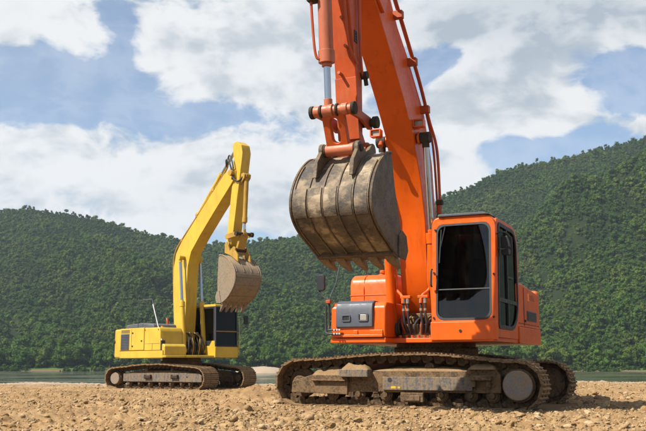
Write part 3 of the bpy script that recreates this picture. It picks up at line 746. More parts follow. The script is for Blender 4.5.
# ------------------------------------------------------------------ bucket
def make_bucket(root, prof_out, edge, l0, l1, pins, shell_mat, side_mat, rib_mat, tooth_dir, n_teeth, strips, lug_lat, cutter, lug_mat='bucket_side', lab=None):
    th = 0.035
    po = [Vector((x_, 0, z_)) for x_, z_ in prof_out]
    sm = smooth_path(po, 6)
    c = sum((Vector(p) for p in sm), Vector()) / len(sm)
    inner = []
    for i, p in enumerate(sm):
        a_ = sm[max(i - 1, 0)]; b_ = sm[min(i + 1, len(sm) - 1)]; d = (b_ - a_).normalized(); nn = Vector((-d.z, 0, d.x))
        if nn.dot(c - p) < 0: nn = -nn
        inner.append(p + nn * th)
    loop = [(p.x, p.z) for p in sm] + [(p.x, p.z) for p in reversed(inner)]
    # shell as quads (open loop swept between the sides)
    sh = MB(); n = len(sm); vs = []
    for y_ in (l0, l1): vs += [(p.x, y_, p.z) for p in sm] + [(p.x, y_, p.z) for p in inner]
    fs = []
    for i in range(n - 1):
        fs += [(i, i + 1, 2 * n + i + 1, 2 * n + i), (n + i + 1, n + i, 3 * n + i, 3 * n + i + 1), (i + 1, i, n + i, n + i + 1), (2 * n + i, 2 * n + i + 1, 3 * n + i + 1, 3 * n + i)]
    fs += [(0, 2 * n, 3 * n, n), (n - 1, 2 * n - 1, 4 * n - 1, 3 * n - 1)]
    sh.add(vs, fs)
    bk = sh.build('bucket', shell_mat, root, smooth=40, label=lab)
    side_loop = [(p.x, p.z) for p in sm] + edge
    for y0, y1 in ((l0 - 0.028, l0), (l1, l1 + 0.028)):
        MB().prism(side_loop, y0, y1).build('side_plate', side_mat, bk, bevel=0.006)
    # raised rim along the shell edge on both sides
    for y_ in (l0 - 0.03, l1 + 0.03):
        MB().tube([(p.x, y_, p.z) for p in sm], 0.02, 6).build('edge_bead', rib_mat, bk)
    # wear strips along the back of the shell: proud bars that follow the curve
    def offs(i, d):
        a_ = sm[max(i - 1, 0)]; b_ = sm[min(i + 1, n - 1)]; t_ = (b_ - a_).normalized(); nn = Vector((-t_.z, 0, t_.x))
        if nn.dot(c - sm[i]) > 0: nn = -nn
        return sm[i] + nn * d
    for (ya, yb, u0, u1, hh, mm) in strips:
        i0, i1 = int(u0 * (n - 1)), int(u1 * (n - 1))
        vs = []; fs = []
        for i in range(i0, i1 + 1):
            a_ = offs(i, 0.002); b_ = offs(i, hh); k = len(vs)
            vs += [(a_.x, ya, a_.z), (b_.x, ya, b_.z), (b_.x, yb, b_.z), (a_.x, yb, a_.z)]
            if i > i0:
                for q in range(4): fs.append((k - 4 + q, k - 4 + (q + 1) % 4, k + (q + 1) % 4, k + q))
        fs += [(0, 1, 2, 3), tuple(range(len(vs) - 1, len(vs) - 5, -1))]
        MB().add(vs, fs).build('wear_strip', mm, bk, bevel=0.006)
    # lip and teeth
    lip = sm[-1]; td = Vector((tooth_dir[0], 0, tooth_dir[1])).normalized(); tn = Vector((-td.z, 0, td.x))
    def pt(u, v_, y_): q = lip + td * u + tn * v_; return (q.x, y_, q.z)
    MB().hexa([pt(-0.12, -0.02, l0 - 0.03), pt(0.05, -0.012, l0 - 0.03), pt(0.05, -0.012, l1 + 0.03), pt(-0.12, -0.02, l1 + 0.03)],
              [pt(-0.12, 0.045, l0 - 0.03), pt(0.05, 0.028, l0 - 0.03), pt(0.05, 0.028, l1 + 0.03), pt(-0.12, 0.045, l1 + 0.03)]).build('cutting_lip', rib_mat, bk, bevel=0.008)
    first = None
    for k in range(n_teeth):
        y_ = l0 + 0.06 + (l1 - l0 - 0.12) * k / (n_teeth - 1)
        if first is None:
            m = MB(); w0, w1 = 0.065, 0.035
            def q3(u, v_, yy): p_ = td * u + tn * v_; return (p_.x, yy, p_.z)
            secs = [(-0.06, 0.05, w0), (0.06, 0.058, w0), (0.16, 0.048, w0 * .8), (0.36, 0.010, w1 * .9)]
            vs = []; fs = []
            for u, hv, wv in secs: vs += [q3(u, -hv, -wv), q3(u, -hv, wv), q3(u, hv, wv), q3(u, hv, -wv)]
            for i in range(len(secs) - 1):
                for q in range(4): fs.append((i * 4 + q, i * 4 + (q + 1) % 4, i * 4 + 4 + (q + 1) % 4, i * 4 + 4 + q))
            fs += [(3, 2, 1, 0), tuple(range(len(vs) - 4, len(vs)))]
            m.add(vs, fs); first = m.build('tooth', 'tooth_steel', bk, bevel=0.008); o = first
        else: o = copy_obj(first, bk)
        o.location = (lip.x, y_, lip.z); o.rotation_euler = (0, random.uniform(-.04, .04), 0)
    for y0, y1 in ((l0 - 0.05, l0 - 0.028), (l1 + 0.028, l1 + 0.05)):
        m = MB(); m.prism(cutter, y0, y1); cu = m.build('side_cutter', rib_mat, bk, bevel=0.005)
    # ears that carry the two pins
    for (yl) in lug_lat:
        (ax, az), (bx, bz) = pins
        pr = []
        for k in range(9): a_ = R(40 + 130 * k / 8); pr.append((ax + 0.10 * math.cos(a_ + .5), az + 0.10 * math.sin(a_ + .5)))
        pr += [(ax - 0.10, az - 0.25)]
        pr += [(ax + 0.2, az - 0.34), (bx + 0.28, bz - 0.42), (bx + 0.24, bz - 0.20)]
        for k in range(7): a_ = R(-20 + 130 * k / 6); pr.append((bx + 0.10 * math.cos(a_), bz + 0.10 * math.sin(a_)))
        pr += [(0.5 * (ax + bx), min(az, bz) - 0.03)]
        MB().prism(pr, yl - 0.03, yl + 0.03).build('lug', lug_mat, bk, bevel=0.012)
    return bk

def ram(root, parent_name, p0, p1, y_, r_body, r_rod, split, body_mat, pin_w=0.10, parent=None, eye_mat=None):
    """hydraulic cylinder from p0 (barrel end) to p1 (rod end); (t, z) pairs, returns the barrel part"""
    a_ = Vector((p0[0], y_, p0[1])); b_ = Vector((p1[0], y_, p1[1])); s_ = a_.lerp(b_, split); d = (b_ - a_).normalized()
    m = MB(); m.cyl(a_ + d * 0.07, s_ - d * 0.16, r_body, 22); m.cyl(s_ - d * 0.17, s_, r_body * 1.16, 22); m.cyl(s_, s_ + d * 0.05, r_body * 0.72, 18)
    m.cyl((a_.x, y_ - pin_w * .6, a_.z), (a_.x, y_ + pin_w * .6, a_.z), r_body * 1.15, 18)
    br = m.build(parent_name, body_mat, parent or root, bevel=0.006)
    k = dict(parent=br)
    MB().cyl(s_ - d * 0.02, b_ - d * 0.05, r_rod, 18).build('rod', 'chrome', br)
    m = MB(); m.cyl((b_.x, y_ - pin_w * .6, b_.z), (b_.x, y_ + pin_w * .6, b_.z), r_rod * 1.9, 18); m.cyl(b_ - d * 0.16, b_, r_rod * 1.25, 14)
    m.build('rod_eye', eye_mat or body_mat, br, bevel=0.006)
    return br

def machine_root(name, c, heading, label):
    o = bpy.data.objects.new(name, None); col.objects.link(o); o.location = c; o.rotation_euler.z = heading
    tag(o, label, 'excavator', 'crawler excavators on the river bank'); return o
def under_centre(root, rot, z_ring):
    m = MB(); m.prism_z(rrect(-0.75, 0.75, -0.62, 0.62, 0.25), 0.46, 0.80)
    for sx in (-1, 1):
        for sy in (-1, 1):
            m.hexa([(sx * .35, sy * .5, .46), (sx * .75, sy * .45, .46), (sx * 1.15, sy * 1.02, .36), (sx * .6, sy * 1.02, .36)],
                   [(sx * .35, sy * .5, .76), (sx * .75, sy * .45, .76), (sx * 1.15, sy * 1.02, .56), (sx * .6, sy * 1.02, .56)])
    m.build('cross_frame', 'track_frame', root, bevel=0.015, rotz=rot)
    m = MB(); m.cyl((0, 0, 0.78), (0, 0, 0.92), 0.70, 48); m.cyl((0, 0, 0.92), (0, 0, z_ring), 0.66, 48)
    sr = m.build('swing_ring', 'track_frame', root, bevel=0.01)
    b = MB()
    for k in range(36): a_ = 2 * math.pi * k / 36; b.cyl((.68 * math.cos(a_), .68 * math.sin(a_), .92), (.68 * math.cos(a_), .68 * math.sin(a_), .945), 0.017, 6)
    b.build('ring_bolts', 'track_frame', sr, smooth=0)

# ================================================================== the orange excavator
EO = machine_root('excavator', OC, OF, 'big orange excavator with raised boom and muddy bucket in the foreground')
rel = OTR - OF
path = track_path([(1.25, 0.715), (0.62, 0.790), (0.0, 0.815), (-0.7, 0.795), (-1.35, 0.745)], (-1.88, 0.375), 0.345, (1.68, 0.36), 0.33, 0.030)
fprof = [(-1.62, .24), (-1.62, .44), (-1.35, .52), (-.62, .54), (-.5, .57), (.9, .57), (1.05, .62), (1.34, .62), (1.42, .5), (1.42, .24)]
face = [(-.42, .275), (-.42, .475), (1.0, .475), (1.0, .275)]
rollx = [-1.3, -.85, -.4, .05, .5, .95, 1.28]
frs = []
for lat, sd in ((-1.2, -1), (1.2, 1)):
    frs.append(make_track(EO, rel, lat, 0.60, path, 49, (1.68, 0.36), (-1.88, 0.375), 0.218, 0.235, fprof, face, sd, rollx, [(0.30, 0.62), (-0.85, 0.60)]))
fr0 = frs[0][0]
# steps, brackets and caked mud on the near frame
m = MB(); m.box(-1.10, -0.62, -1.56, -1.36, .47, .59); m.build('step', 'frame_face', fr0, bevel=0.012)
m = MB(); m.box(0.98, 1.30, -1.55, -1.38, .43, .50); m.box(1.0, 1.06, -1.5, -1.39, .33, .43); m.box(1.22, 1.28, -1.5, -1.39, .33, .43); m.build('step', 'track_frame', fr0, bevel=0.012)
m = MB(); m.prism([(-1.98, .22), (-1.96, .40), (-1.62, .50), (-1.05, .50), (-1.0, .44), (-1.0, .20)], -1.47, -1.40); m.box(-1.60, -1.02, -1.53, -1.40, .405, .425)
m.build('idler_guard', 'track_frame', fr0, bevel=0.012)
for x0 in (-0.12,):
    m = MB(); m.box(x0, x0 + .36, -1.47, -1.395, .10, .24); m.box(x0 + .05, x0 + .31, -1.485, -1.47, .12, .20)
    m.build('track_guide', 'track_frame', fr0, bevel=0.012)
mud_cap('caked_mud', -1.08, -0.62, -1.55, -1.36, .59, .10, fr0, 3)
mud_cap('caked_mud', -1.62, -1.1, -1.46, -1.0, .50, .14, fr0, 5)
mud_cap('caked_mud', -0.6, 1.0, -1.40, -1.02, .57, .07, fr0, 7)
mud_cap('caked_mud', 0.95, 1.36, -1.52, -1.05, .60, .09, fr0, 9)
m = MB(); m.cyl((-.30, -1.446, .43), (-.30, -1.449, .43), .035, 14); m.build('jack_hole', 'interior', fr0, smooth=0)
m = MB(); m.box(-.28, -.20, -1.449, -1.446, .30, .335); m.box(-.17, -.13, -1.449, -1.446, .30, .33); m.build('yellow_decal', 'yellow', fr0, smooth=0)
under_centre(EO, rel, 1.0)

# deck
m = MB(); m.prism_z([(1.44, -1.30), (1.44, -.36), (1.12, -.34), (1.12, .34), (1.48, .38), (1.52, 1.36), (-1.55, 1.42), (-1.75, 1.2), (-1.75, -1.1), (-1.5, -1.32)], 1.0, 1.075)
deck = m.build('deck', 'orange', EO, bevel=0.012)
m = MB(); m.box(-1.7, 0.02, 1.36, 1.425, 1.0, 1.27); m.build('side_skirt', 'orange', deck, bevel=0.015)
m = MB(); m.box(-1.7, 0.6, -1.325, -1.27, 1.0, 1.2); m.build('side_skirt', 'orange', deck, bevel=0.015)
# tool box with grey step cover
m = MB(); m.prism([(.62, 1.08), (1.44, 1.08), (1.455, 1.20), (1.43, 1.56), (1.36, 1.64), (.62, 1.64)], -1.29, -.36)
tb = m.build('tool_box', 'orange', EO, bevel=0.03, seg=3)
m = MB(); m.prism([(.80, 1.655), (.80, 1.60), (1.36, 1.60), (1.43, 1.52), (1.45, 1.24), (1.49, 1.24), (1.485, 1.52), (1.45, 1.62), (1.36, 1.665)], -1.19, -.56)
m.build('step_cover', 'step_grey', tb, bevel=0.018, seg=3)
for (y0, y1, z0, z1) in ((-1.08, -.93, 1.33, 1.44), (-.80, -.63, 1.33, 1.46)):
    m = MB(); m.ring_plate(rrect(y0, y1, z0, z1, .02, 3), rrect(y0 + .02, y1 - .02, z0 + .02, z1 - .02, .01, 3), lambda u, v_, d: (1.487 + d, u, v_), .018)
    m.build('recess_frame', 'step_grey', tb, bevel=0.004)
    m = MB(); m.box(1.480, 1.4925, y0 + .018, y1 - .018, z0 + .018, z1 - .018); m.build('recess', 'black', tb, smooth=0)
m = MB(); m.box(1.484, 1.503, -.765, -.655, 1.350, 1.44); m.build('lamp_glass', 'lamp_lens', tb, bevel=0.006)
m = MB(); m.box(1.40, 1.475, -1.27, -.40, 1.085, 1.13); m.box(1.40, 1.468, -.62, -.40, 1.13, 1.20); m.box(1.40, 1.468, -.90, -.82, 1.13, 1.20); m.build('lower_step', 'orange', tb, bevel=0.01)
for z_ in (1.205, 1.145):
    m = MB(); m.tube([(1.46, -1.34, z_), (1.50, -1.30, z_), (1.50, -1.12, z_)], .017, 8); m.build('rail_foot', 'rubber', tb)
    for y_ in (-1.20, -1.15, -1.11):
        m = MB(); m.cyl((1.49, y_, z_), (1.53, y_, z_), .014, 8); m.build('clamp_bolt', 'silver', tb)
# hand rail with mirror on the tank side
m = MB(); m.tube(smooth_path([(1.50, -1.30, 1.145), (1.47, -1.36, 1.17), (1.45, -1.375, 1.28), (1.45, -1.375, 1.60)]), .017, 8); m.tube(smooth_path([(1.50, -1.30, 1.205), (1.45, -1.325, 1.23), (1.42, -1.33, 1.32), (1.42, -1.33, 1.72)]), .017, 8)
rail = m.build('hand_rail', 'rubber', EO)
m = MB(); m.tube([(1.44, -1.33, 1.66), (1.44, -1.20, 1.95), (1.44, -1.13, 2.25)], .011, 8); m.build('stay_rod', 'charcoal', rail)
m = MB(); m.tube(smooth_path([(1.44, -1.33, 1.70), (1.44, -1.42, 1.74), (1.44, -1.50, 1.84), (1.44, -1.49, 1.92)]), .013, 8); m.build('mirror_arm', 'rubber', rail)
m = MB(); m.prism_x(rrect(-1.53, -1.39, 1.84, 2.10, .04, 4), 1.42, 1.475); m.build('mirror', 'black', rail, bevel=0.012)
m = MB(); m.box(1.40, 1.48, -1.37, -1.29, 1.63, 1.69); m.build('rail_clamp', 'orange_worn', rail, bevel=0.01)
# fuel tank
m = MB(); m.prism([(-.7, 1.08), (.66, 1.08), (.66, 1.98), (.62, 2.09), (.50, 2.155), (-.7, 2.155)], -1.29, -.50)
ft = m.build('fuel_tank', 'orange', EO, bevel=0.05, seg=4)
m = MB(); m.cyl((.2, -.86, 2.15), (.2, -.86, 2.20), .075, 24); m.cyl((.2, -.86, 2.2), (.2, -.86, 2.26), .055, 24); m.build('tank_cap', 'orange', ft, bevel=0.01)
m = MB(); m.box(.655, .668, -1.285, -.51, 1.80, 1.815); m.build('tank_seam', 'orange', ft, bevel=0.004)
m = MB(); m.box(.10, .40, -1.0, -.97, 2.15, 2.158); m.tube([(.662, -1.03, 1.70), (.669, -1.03, 1.9), (.63, -1.03, 2.09), (.5, -1.03, 2.16), (-.2, -1.03, 2.161)], .006, 6); m.build('tank_strap', 'orange_worn', ft)
m = MB(); m.tube([(.45, -.70, 2.12), (.45, -.70, 2.75)], .014, 8); m.tube(smooth_path([(.35, -1.1, 2.14), (.35, -1.12, 2.35), (.4, -1.05, 2.43), (.45, -.9, 2.42)]), .012, 8); m.build('antenna_post', 'rubber', ft)
# engine bay, counterweight
m = MB(); m.prism([(-1.70, 1.27), (.06, 1.27), (.06, 1.98), (-.3, 2.0), (-1.70, 1.90)], .42, 1.405)
eb = m.build('engine_cover', 'orange', EO, bevel=0.035, seg=3, label='orange engine side cover with dark vent and small emblem')
m = MB(); m.box(-1.40, -.66, 1.40, 1.418, 1.39, 1.56); m.build('side_vent', 'charcoal', eb, bevel=0.004)
for k in range(6): m = MB(); m.box(-1.38, -.68, 1.416, 1.426, 1.405 + .025 * k, 1.415 + .025 * k); m.build('vent_louvre', 'black', eb, smooth=0)
m = MB(); m.tube([(-.42, 1.408, 1.30), (-.42, 1.408, 1.93)], .006, 6); m.tube([(.0, 1.408, 1.33), (-1.66, 1.408, 1.33)], .006, 6); m.build('door_gap', 'black', eb)
m = MB(); m.box(-.52, -.46, 1.40, 1.425, 1.36, 1.40); m.build('door_latch', 'black', eb, bevel=0.004)
m = MB(); m.box(-.88, -.72, 1.404, 1.4095, 1.73, 1.86); m.build('emblem', 'decal_orange', eb, smooth=0)
m = MB()
for k, (a_, b_) in enumerate(((-.98, -.91), (-1.08, -1.0), (-1.18, -1.10), (-1.29, -1.21))): m.box(a_, b_, 1.404, 1.409, 1.75, 1.75 + (.10, .085, .10, .085)[k]); 
m.build('lettering', 'orange_worn', eb, smooth=0)
m = MB(); m.prism([(-1.70, 1.1), (-.25, 1.1), (-.25, 2.05), (-.45, 2.14), (-1.70, 2.1)], -.50, .42); m.build('engine_hood', 'orange', EO, bevel=0.04, seg=3)
m = MB()
arc = [(-1.70, 1.40)] + [(-1.70 - .80 * math.sin(R(a_)) ** .8, 0.05 + 1.35 * math.cos(R(a_))) for a_ in range(15, 180, 15)] + [(-1.70, -1.31)]
m.prism_z(arc, 1.02, 1.98); m.build('counterweight', 'orange', EO, bevel=0.06, seg=3)
m = MB(); m.tube([(-.9, .05, 2.1), (-.9, .05, 2.5), (-.97, .05, 2.6)], .055, 14); m.build('exhaust', 'greasy', EO)

# cab
CZ0, CZ1 = 1.06, 2.90
def ct(z): return 1.50 - 0.075 * (z - CZ0)
fo = rrect(.40, 1.40, CZ0, CZ1, (.16, .10, .03, .03)); fi = rrect(.475, 1.325, 1.33, 2.80, (.11, .11, .12, .12))
m = MB(); m.ring_plate(fo, fi, lambda u, v_, d: (ct(v_) - d, u, v_), .07)
cab = m.build('cab', 'orange', EO, bevel=0.016, seg=3, label='orange cab with tall black windscreen')
def plane_ring(o2, i2, y_, s_): 
    m_ = MB(); m_.ring_plate(o2, i2, lambda u, v_, d: (u - (0.075 * (v_ - CZ0) if u > .8 else 0), y_ - s_ * d, v_), .05); return m_
so = rrect(-.12, 1.45, CZ0, CZ1 - .02, (.10, .34, .05, .04)); si = rrect(.00, 1.36, 1.20, CZ1 - .09, (.09, .28, .50, .06))
plane_ring(so, si, 1.40, 1).build('door_frame', 'orange', cab, bevel=0.014, seg=3)
plane_ring(so, rrect(.05, 1.36, 1.75, CZ1 - .10, .09), .40, -1).build('inner_wall', 'orange', cab, bevel=0.012)
m = MB(); m.ring_plate(rrect(.42, 1.38, CZ0, CZ1 - .06, .05), rrect(.52, 1.28, 1.95, CZ1 - .16, .08), lambda u, v_, d: (-.12 + d, u, v_), .05); m.build('rear_wall', 'orange', cab, bevel=0.012)
m = MB(); m.prism_x([(.40, CZ1 - .07), (.43, CZ1 + .0), (.52, CZ1 + .035), (1.2, CZ1 + .035), (1.32, CZ1 + .005), (1.395, CZ1 - .09)], -.02, 1.365); m.build('roof', 'orange', cab, bevel=0.03, seg=3)
m = MB(); m.prism_x([(.50, CZ1 + .02), (.51, CZ1 + .062), (1.22, CZ1 + .062), (1.32, CZ1 + .02)], .55, 1.40); m.build('roof_hatch', 'charcoal', cab, bevel=0.012)
m = MB(); m.box(-.1, 1.42, .42, 1.38, CZ0, CZ0 + .06); m.build('cab_floor', 'interior', cab)
m = MB(); m.box(1.40, 1.525, .395, 1.405, 1.02, 1.30); m.build('front_sill', 'orange', cab, bevel=0.015)
m = MB(); m.ring_plate(rrect(.47, 1.33, 1.325, 2.805, .12), rrect(.50, 1.30, 1.355, 2.775, .11), lambda u, v_, d: (ct(v_) + .004 - d, u, v_), .03); m.build('windscreen_seal', 'rubber', cab)
def flat(loop, f3, name, mt, par, th=.008):
    n = len(loop); m_ = MB(); vs = [f3(u, v_, 0) for u, v_ in loop] + [f3(u, v_, th) for u, v_ in loop]
    m_.add(vs, [tuple(range(n)), tuple(range(2 * n - 1, n - 1, -1))] + [(i, i + n, (i + 1) % n + n, (i + 1) % n) for i in range(n)])
    return m_.build(name, mt, par)
flat(rrect(.485, 1.315, 1.80, 2.79, (.11, .11, .01, .01)), lambda u, v_, d: (ct(v_) - .022 - d, u, v_), 'windscreen', 'cab_glass', cab)
flat(rrect(.485, 1.315, 1.34, 1.775, (.01, .01, .12, .12)), lambda u, v_, d: (ct(v_) - .022 - d, u, v_), 'lower_windscreen', 'cab_glass', cab)
m = MB(); m.tube([(ct(1.787) - .015, .47, 1.787), (ct(1.787) - .015, 1.33, 1.787)], .012, 8); m.build('windscreen_bar', 'rubber', cab)
m = MB(); m.ring_plate(rrect(-.01, 1.37, 1.19, CZ1 - .08, (.09, .29, .51, .06)), rrect(.05, 1.31, 1.25, CZ1 - .14, (.08, .26, .46, .05)), lambda u, v_, d: (u - (0.075 * (v_ - CZ0) if u > .8 else 0), 1.396 + d, v_), .018); m.build('door_seal', 'black', cab, bevel=0.004)
m = MB(); m.box(.66, .72, 1.385, 1.412, 1.23, 2.78); m.box(.10, 1.28, 1.385, 1.41, 1.60, 1.66); m.box(.30, .66, 1.385, 1.41, 2.0, 2.03); m.build('door_bars', 'black', cab, bevel=0.004)
flat(rrect(.03, 1.33, 1.23, CZ1 - .12, (.08, .26, .46, .05)), lambda u, v_, d: (u - (0.075 * (v_ - CZ0) if u > .8 else 0), 1.385 - d, v_), 'door_glass', 'dark_glass', cab)
flat(rrect(.05, 1.36, 1.75, CZ1 - .10, .09), lambda u, v_, d: (u - (0.075 * (v_ - CZ0) if u > .8 else 0), .42 + d, v_), 'side_glass', 'dark_glass', cab)
flat(rrect(.52, 1.28, 1.95, CZ1 - .16, .08), lambda u, v_, d: (-.10 + d, u, v_), 'rear_glass', 'dark_glass', cab)
# inside the cab
m = MB(); m.prism([(.15, 1.50), (.70, 1.50), (.72, 1.62), (.32, 1.62), (.22, 2.15), (.10, 2.4), (.02, 2.4), (.06, 1.62)], .66, 1.14); m.box(.2, .6, .72, 1.08, 1.12, 1.5)
m.build('seat', 'seat_cloth', cab, bevel=0.05, seg=3)
m = MB(); m.box(.25, .85, .46, .62, 1.12, 1.72); m.box(.25, .85, 1.18, 1.34, 1.12, 1.72); m.box(1.05, 1.20, .47, .60, 1.12, 2.0); m.build('console', 'interior', cab, bevel=0.03)
m = MB(); m.tube([(.8, .54, 1.7), (.84, .55, 1.95)], .02, 8); m.tube([(.8, 1.26, 1.7), (.84, 1.25, 1.95)], .02, 8); m.tube([(1.15, .82, 1.1), (1.05, .82, 1.75)], .014, 8); m.tube([(1.15, .98, 1.1), (1.05, .98, 1.75)], .014, 8); m.build('control_lever', 'rubber', cab)
m = MB(); m.box(1.05, 1.1, .48, .66, 1.98, 2.14); m.build('monitor', 'interior', cab, bevel=0.01)
# wiper, handles, mirror, lamp
m = MB(); m.tube([(ct(2.7) + .02, .56, 2.72), (ct(2.2) + .02, .53, 2.2)], .010, 6); m.tube([(ct(2.75) + .02, .62, 2.76), (ct(2.5) + .02, .55, 2.45)], .008, 6); m.build('wiper', 'rubber', cab)
m = MB(); m.tube(smooth_path([(1.50, .43, 2.10), (1.54, .43, 2.07), (1.54, .425, 1.95), (1.53, .42, 1.86), (1.50, .42, 1.84)]), .016, 8); m.build('grab_handle', 'rubber', cab)
m = MB(); m.tube(smooth_path([(1.30, 1.41, 2.62), (1.36, 1.47, 2.64), (1.22, 1.52, 2.64), (1.10, 1.53, 2.60)]), .013, 8); m.tube(smooth_path([(1.30, 1.41, 2.40), (1.3, 1.46, 2.38), (1.2, 1.50, 2.40)]), .012, 8); m.build('mirror_bracket', 'rubber', cab)
m = MB(); m.prism_x(rrect(1.43, 1.60, 2.30, 2.60, .04, 4), 1.12, 1.18); m.build('mirror', 'black', cab, bevel=0.015)
for y_, z_ in ((.44, 1.36), (.44, 2.05), (1.36, 1.36), (1.37, 2.0), (.46, 2.72)):
    m = MB(); m.cyl((ct(z_) - .005, y_, z_), (ct(z_) + .022, y_, z_), .016, 8); m.build('cab_bolt', 'black', cab)
m = MB(); m.cyl((1.52, .86, 1.16), (1.535, .86, 1.16), .022, 12); m.build('lock_plug', 'black', cab)

# boom
BL0, BL1 = -.28, .18
under = [(.62, 1.45), (.88, 1.78), (.96, 2.3), (1.02, 2.95), (1.20, 3.55), (1.56, 4.24), (1.98, 4.72), (2.46, 5.20), (3.16, 5.86), (3.55, 6.25)]
over = [(3.35, 6.75), (2.79, 6.22), (1.75, 5.45), (.98, 4.75), (.58, 3.95), (.44, 3.05), (.30, 2.3), (.08, 1.85), (.06, 1.6), (.2, 1.45)]
m = MB(); m.prism(under + over, BL0, BL1)
boom = m.build('boom', 'orange', EO, bevel=0.012, label='orange boom, bent in the middle, seen from below')
for y_ in (BL0 - .05, BL1):
    m = MB(); m.prism([(2.9, 5.75), (3.3, 5.98), (3.72, 6.62), (3.7, 6.82), (3.55, 6.88), (3.2, 6.75), (2.7, 6.1)], y_, y_ + .05); m.build('boom_cheek', 'orange', boom, bevel=0.01)
m = MB(); m.cyl((.28, BL0 - .14, 1.62), (.28, BL1 + .14, 1.62), .10, 22); m.build('boom_foot_pin', 'orange_worn', boom, bevel=0.01)
for y_ in (BL0 - .12, BL1 + .05):
    m = MB(); m.prism([(-.15, 1.07), (.95, 1.07), (.70, 1.35), (.42, 1.72), (.28, 1.80), (.12, 1.72)], y_, y_ + .07); m.build('boom_bracket', 'orange', deck, bevel=0.012)
m = MB(); m.box(1.015, 1.035, BL0 + .01, BL1 - .01, 3.0, 3.02); m.build('weld_seam', 'orange_dusty', boom)
m = MB(); m.cyl((1.36, BL0 - .16, 4.22), (1.36, BL1 + .20, 4.22), .075, 20); m.build('cylinder_pin', 'greasy', boom, bevel=0.01)
for y_ in (BL0 - .07, BL1):
    m = MB(); m.cyl((1.36, y_ + .02, 4.22), (1.36, y_ + .06, 4.22), .105, 24); m.build('pin_boss', 'orange', boom, bevel=0.012)
for y_ in (-.42, .32):
    br = ram(EO, 'boom_cylinder', (.93, 1.22), (1.36, 4.22), y_, .078, .048, .50, 'orange', pin_w=.13, eye_mat='greasy')
    m = MB(); m.tube(smooth_path([(1.03, y_ + (.09 if y_ < 0 else -.09), 2.55), (1.02, y_ + (.10 if y_ < 0 else -.10), 2.0), (1.0, y_ + (.10 if y_ < 0 else -.10), 1.85), (1.06, y_ + (.20 if y_ < 0 else -.20), 1.74), (1.08, y_ + (.22 if y_ < 0 else -.22), 1.62)]), .022, 8); m.build('feed_pipe', 'orange', br)
    m = MB(); m.cyl((.88, y_, 2.62), (1.08, y_, 2.62), .10, 18); m.build('gland_clamp', 'orange_worn', br, bevel=0.01)
# steel lines along the boom's cab side
m = MB(); m.tube(smooth_path([(2.95, .27, 6.42), (2.10, .27, 5.72), (1.40, .27, 5.08), (1.02, .28, 4.60), (.90, .36, 4.15), (.86, .38, 3.5), (.84, .38, 2.75), (.8, .36, 2.3)], 8), .024, 8)
m.tube(smooth_path([(2.95, .22, 6.52), (2.10, .22, 5.82), (1.30, .22, 5.12), (.95, .22, 4.70), (.7, .24, 4.2), (.55, .24, 3.4), (.45, .24, 2.6)], 8), .02, 8); m.build('boom_line', 'orange_dusty', boom)
for (x_, z_) in ((2.35, 5.92), (1.72, 5.37), (1.12, 4.75)):
    m = MB(); m.box(x_ - .05, x_ + .05, .17, .32, z_ - .06, z_ + .06); m.build('line_clamp', 'orange_worn', boom, bevel=0.008)
m = MB(); m.cyl((.86, .33, 3.25), (.86, .43, 3.25), .045, 12); m.cyl((.84, .33, 3.02), (.84, .43, 3.02), .05, 12); m.build('line_joint', 'greasy', boom)
# work lamps on the boom
for (y_, x_, z_) in ((-.41, 1.62, 4.30), (.27, 1.50, 4.42)):
    m = MB(); m.ring_plate(rrect(y_ - .09, y_ + .09, z_ - .065, z_ + .065, .015, 3), rrect(y_ - .068, y_ + .068, z_ - .043, z_ + .043, .01, 3), lambda u, v_, d: (x_ + .07 - d, u, v_), .12)
    m.box(x_ - .06, x_ - .04, y_ - .08, y_ + .08, z_ - .055, z_ + .055); m.box(x_ - .03, x_ + .03, min(y_, 0) if y_ < 0 else .17, y_ + .07 if y_ < 0 else y_, z_ - .085, z_ - .06)
    m.build('work_lamp', 'orange', boom, bevel=0.006)
    m = MB(); m.box(x_ - .02, x_ + .035, y_ - .066, y_ + .066, z_ - .042, z_ + .042); m.build('lamp_glass', 'lamp_lens', boom, bevel=0.004)
m = MB(); m.tube([(1.62, -.33, 4.16), (1.66, -.33, 4.08)], [.03, .045], 12); m.build('lamp_horn', 'orange_worn', boom)

# arm
AL0, AL1 = -.20, .11
arm_prof = [(3.50, 3.80), (3.52, 5.70), (3.42, 6.40), (3.12, 7.45), (3.22, 7.62), (3.42, 7.60), (3.95, 7.05), (4.06, 6.40), (3.98, 5.60), (3.77, 4.75), (3.66, 4.15), (3.60, 3.62), (3.53, 3.47), (3.42, 3.44), (3.33, 3.52), (3.36, 3.66)]
m = MB(); m.prism(arm_prof, AL0, AL1); arm = m.build('arm', 'orange_dusty', EO, bevel=0.012, label='orange arm hanging straight down from the boom')
m = MB(); m.cyl((3.43, AL0 - .06, 3.56), (3.43, AL1 + .06, 3.56), .125, 24); m.build('arm_tip_boss', 'orange_worn', arm, bevel=0.01)
m = MB(); m.cyl((3.55, BL0 - .1, 6.66), (3.55, BL1 + .1, 6.66), .10, 22); m.build('arm_pivot_pin', 'greasy', arm, bevel=0.01)
m = MB(); m.prism([(3.53, 3.70), (3.63, 3.70), (3.70, 4.15), (3.74, 4.55), (3.53, 4.55)], AL0 - .004, AL1 + .004); m.build('wear_plate', 'orange_worn', arm, bevel=0.006)
for y_ in (AL0 - .03, AL1):
    m = MB(); m.prism([(3.9, 6.5), (4.05, 6.4), (4.46, 6.8), (4.42, 6.98), (4.28, 7.02), (3.85, 7.05)], y_ if y_ > 0 else y_, y_ + .03); m.build('cylinder_ear', 'orange_dusty', arm, bevel=0.008)
m = MB()
m.box(3.70, 3.80, AL1, AL1 + .006, 5.03, 5.20); m.build('decal', 'black', arm, smooth=0)
m = MB()
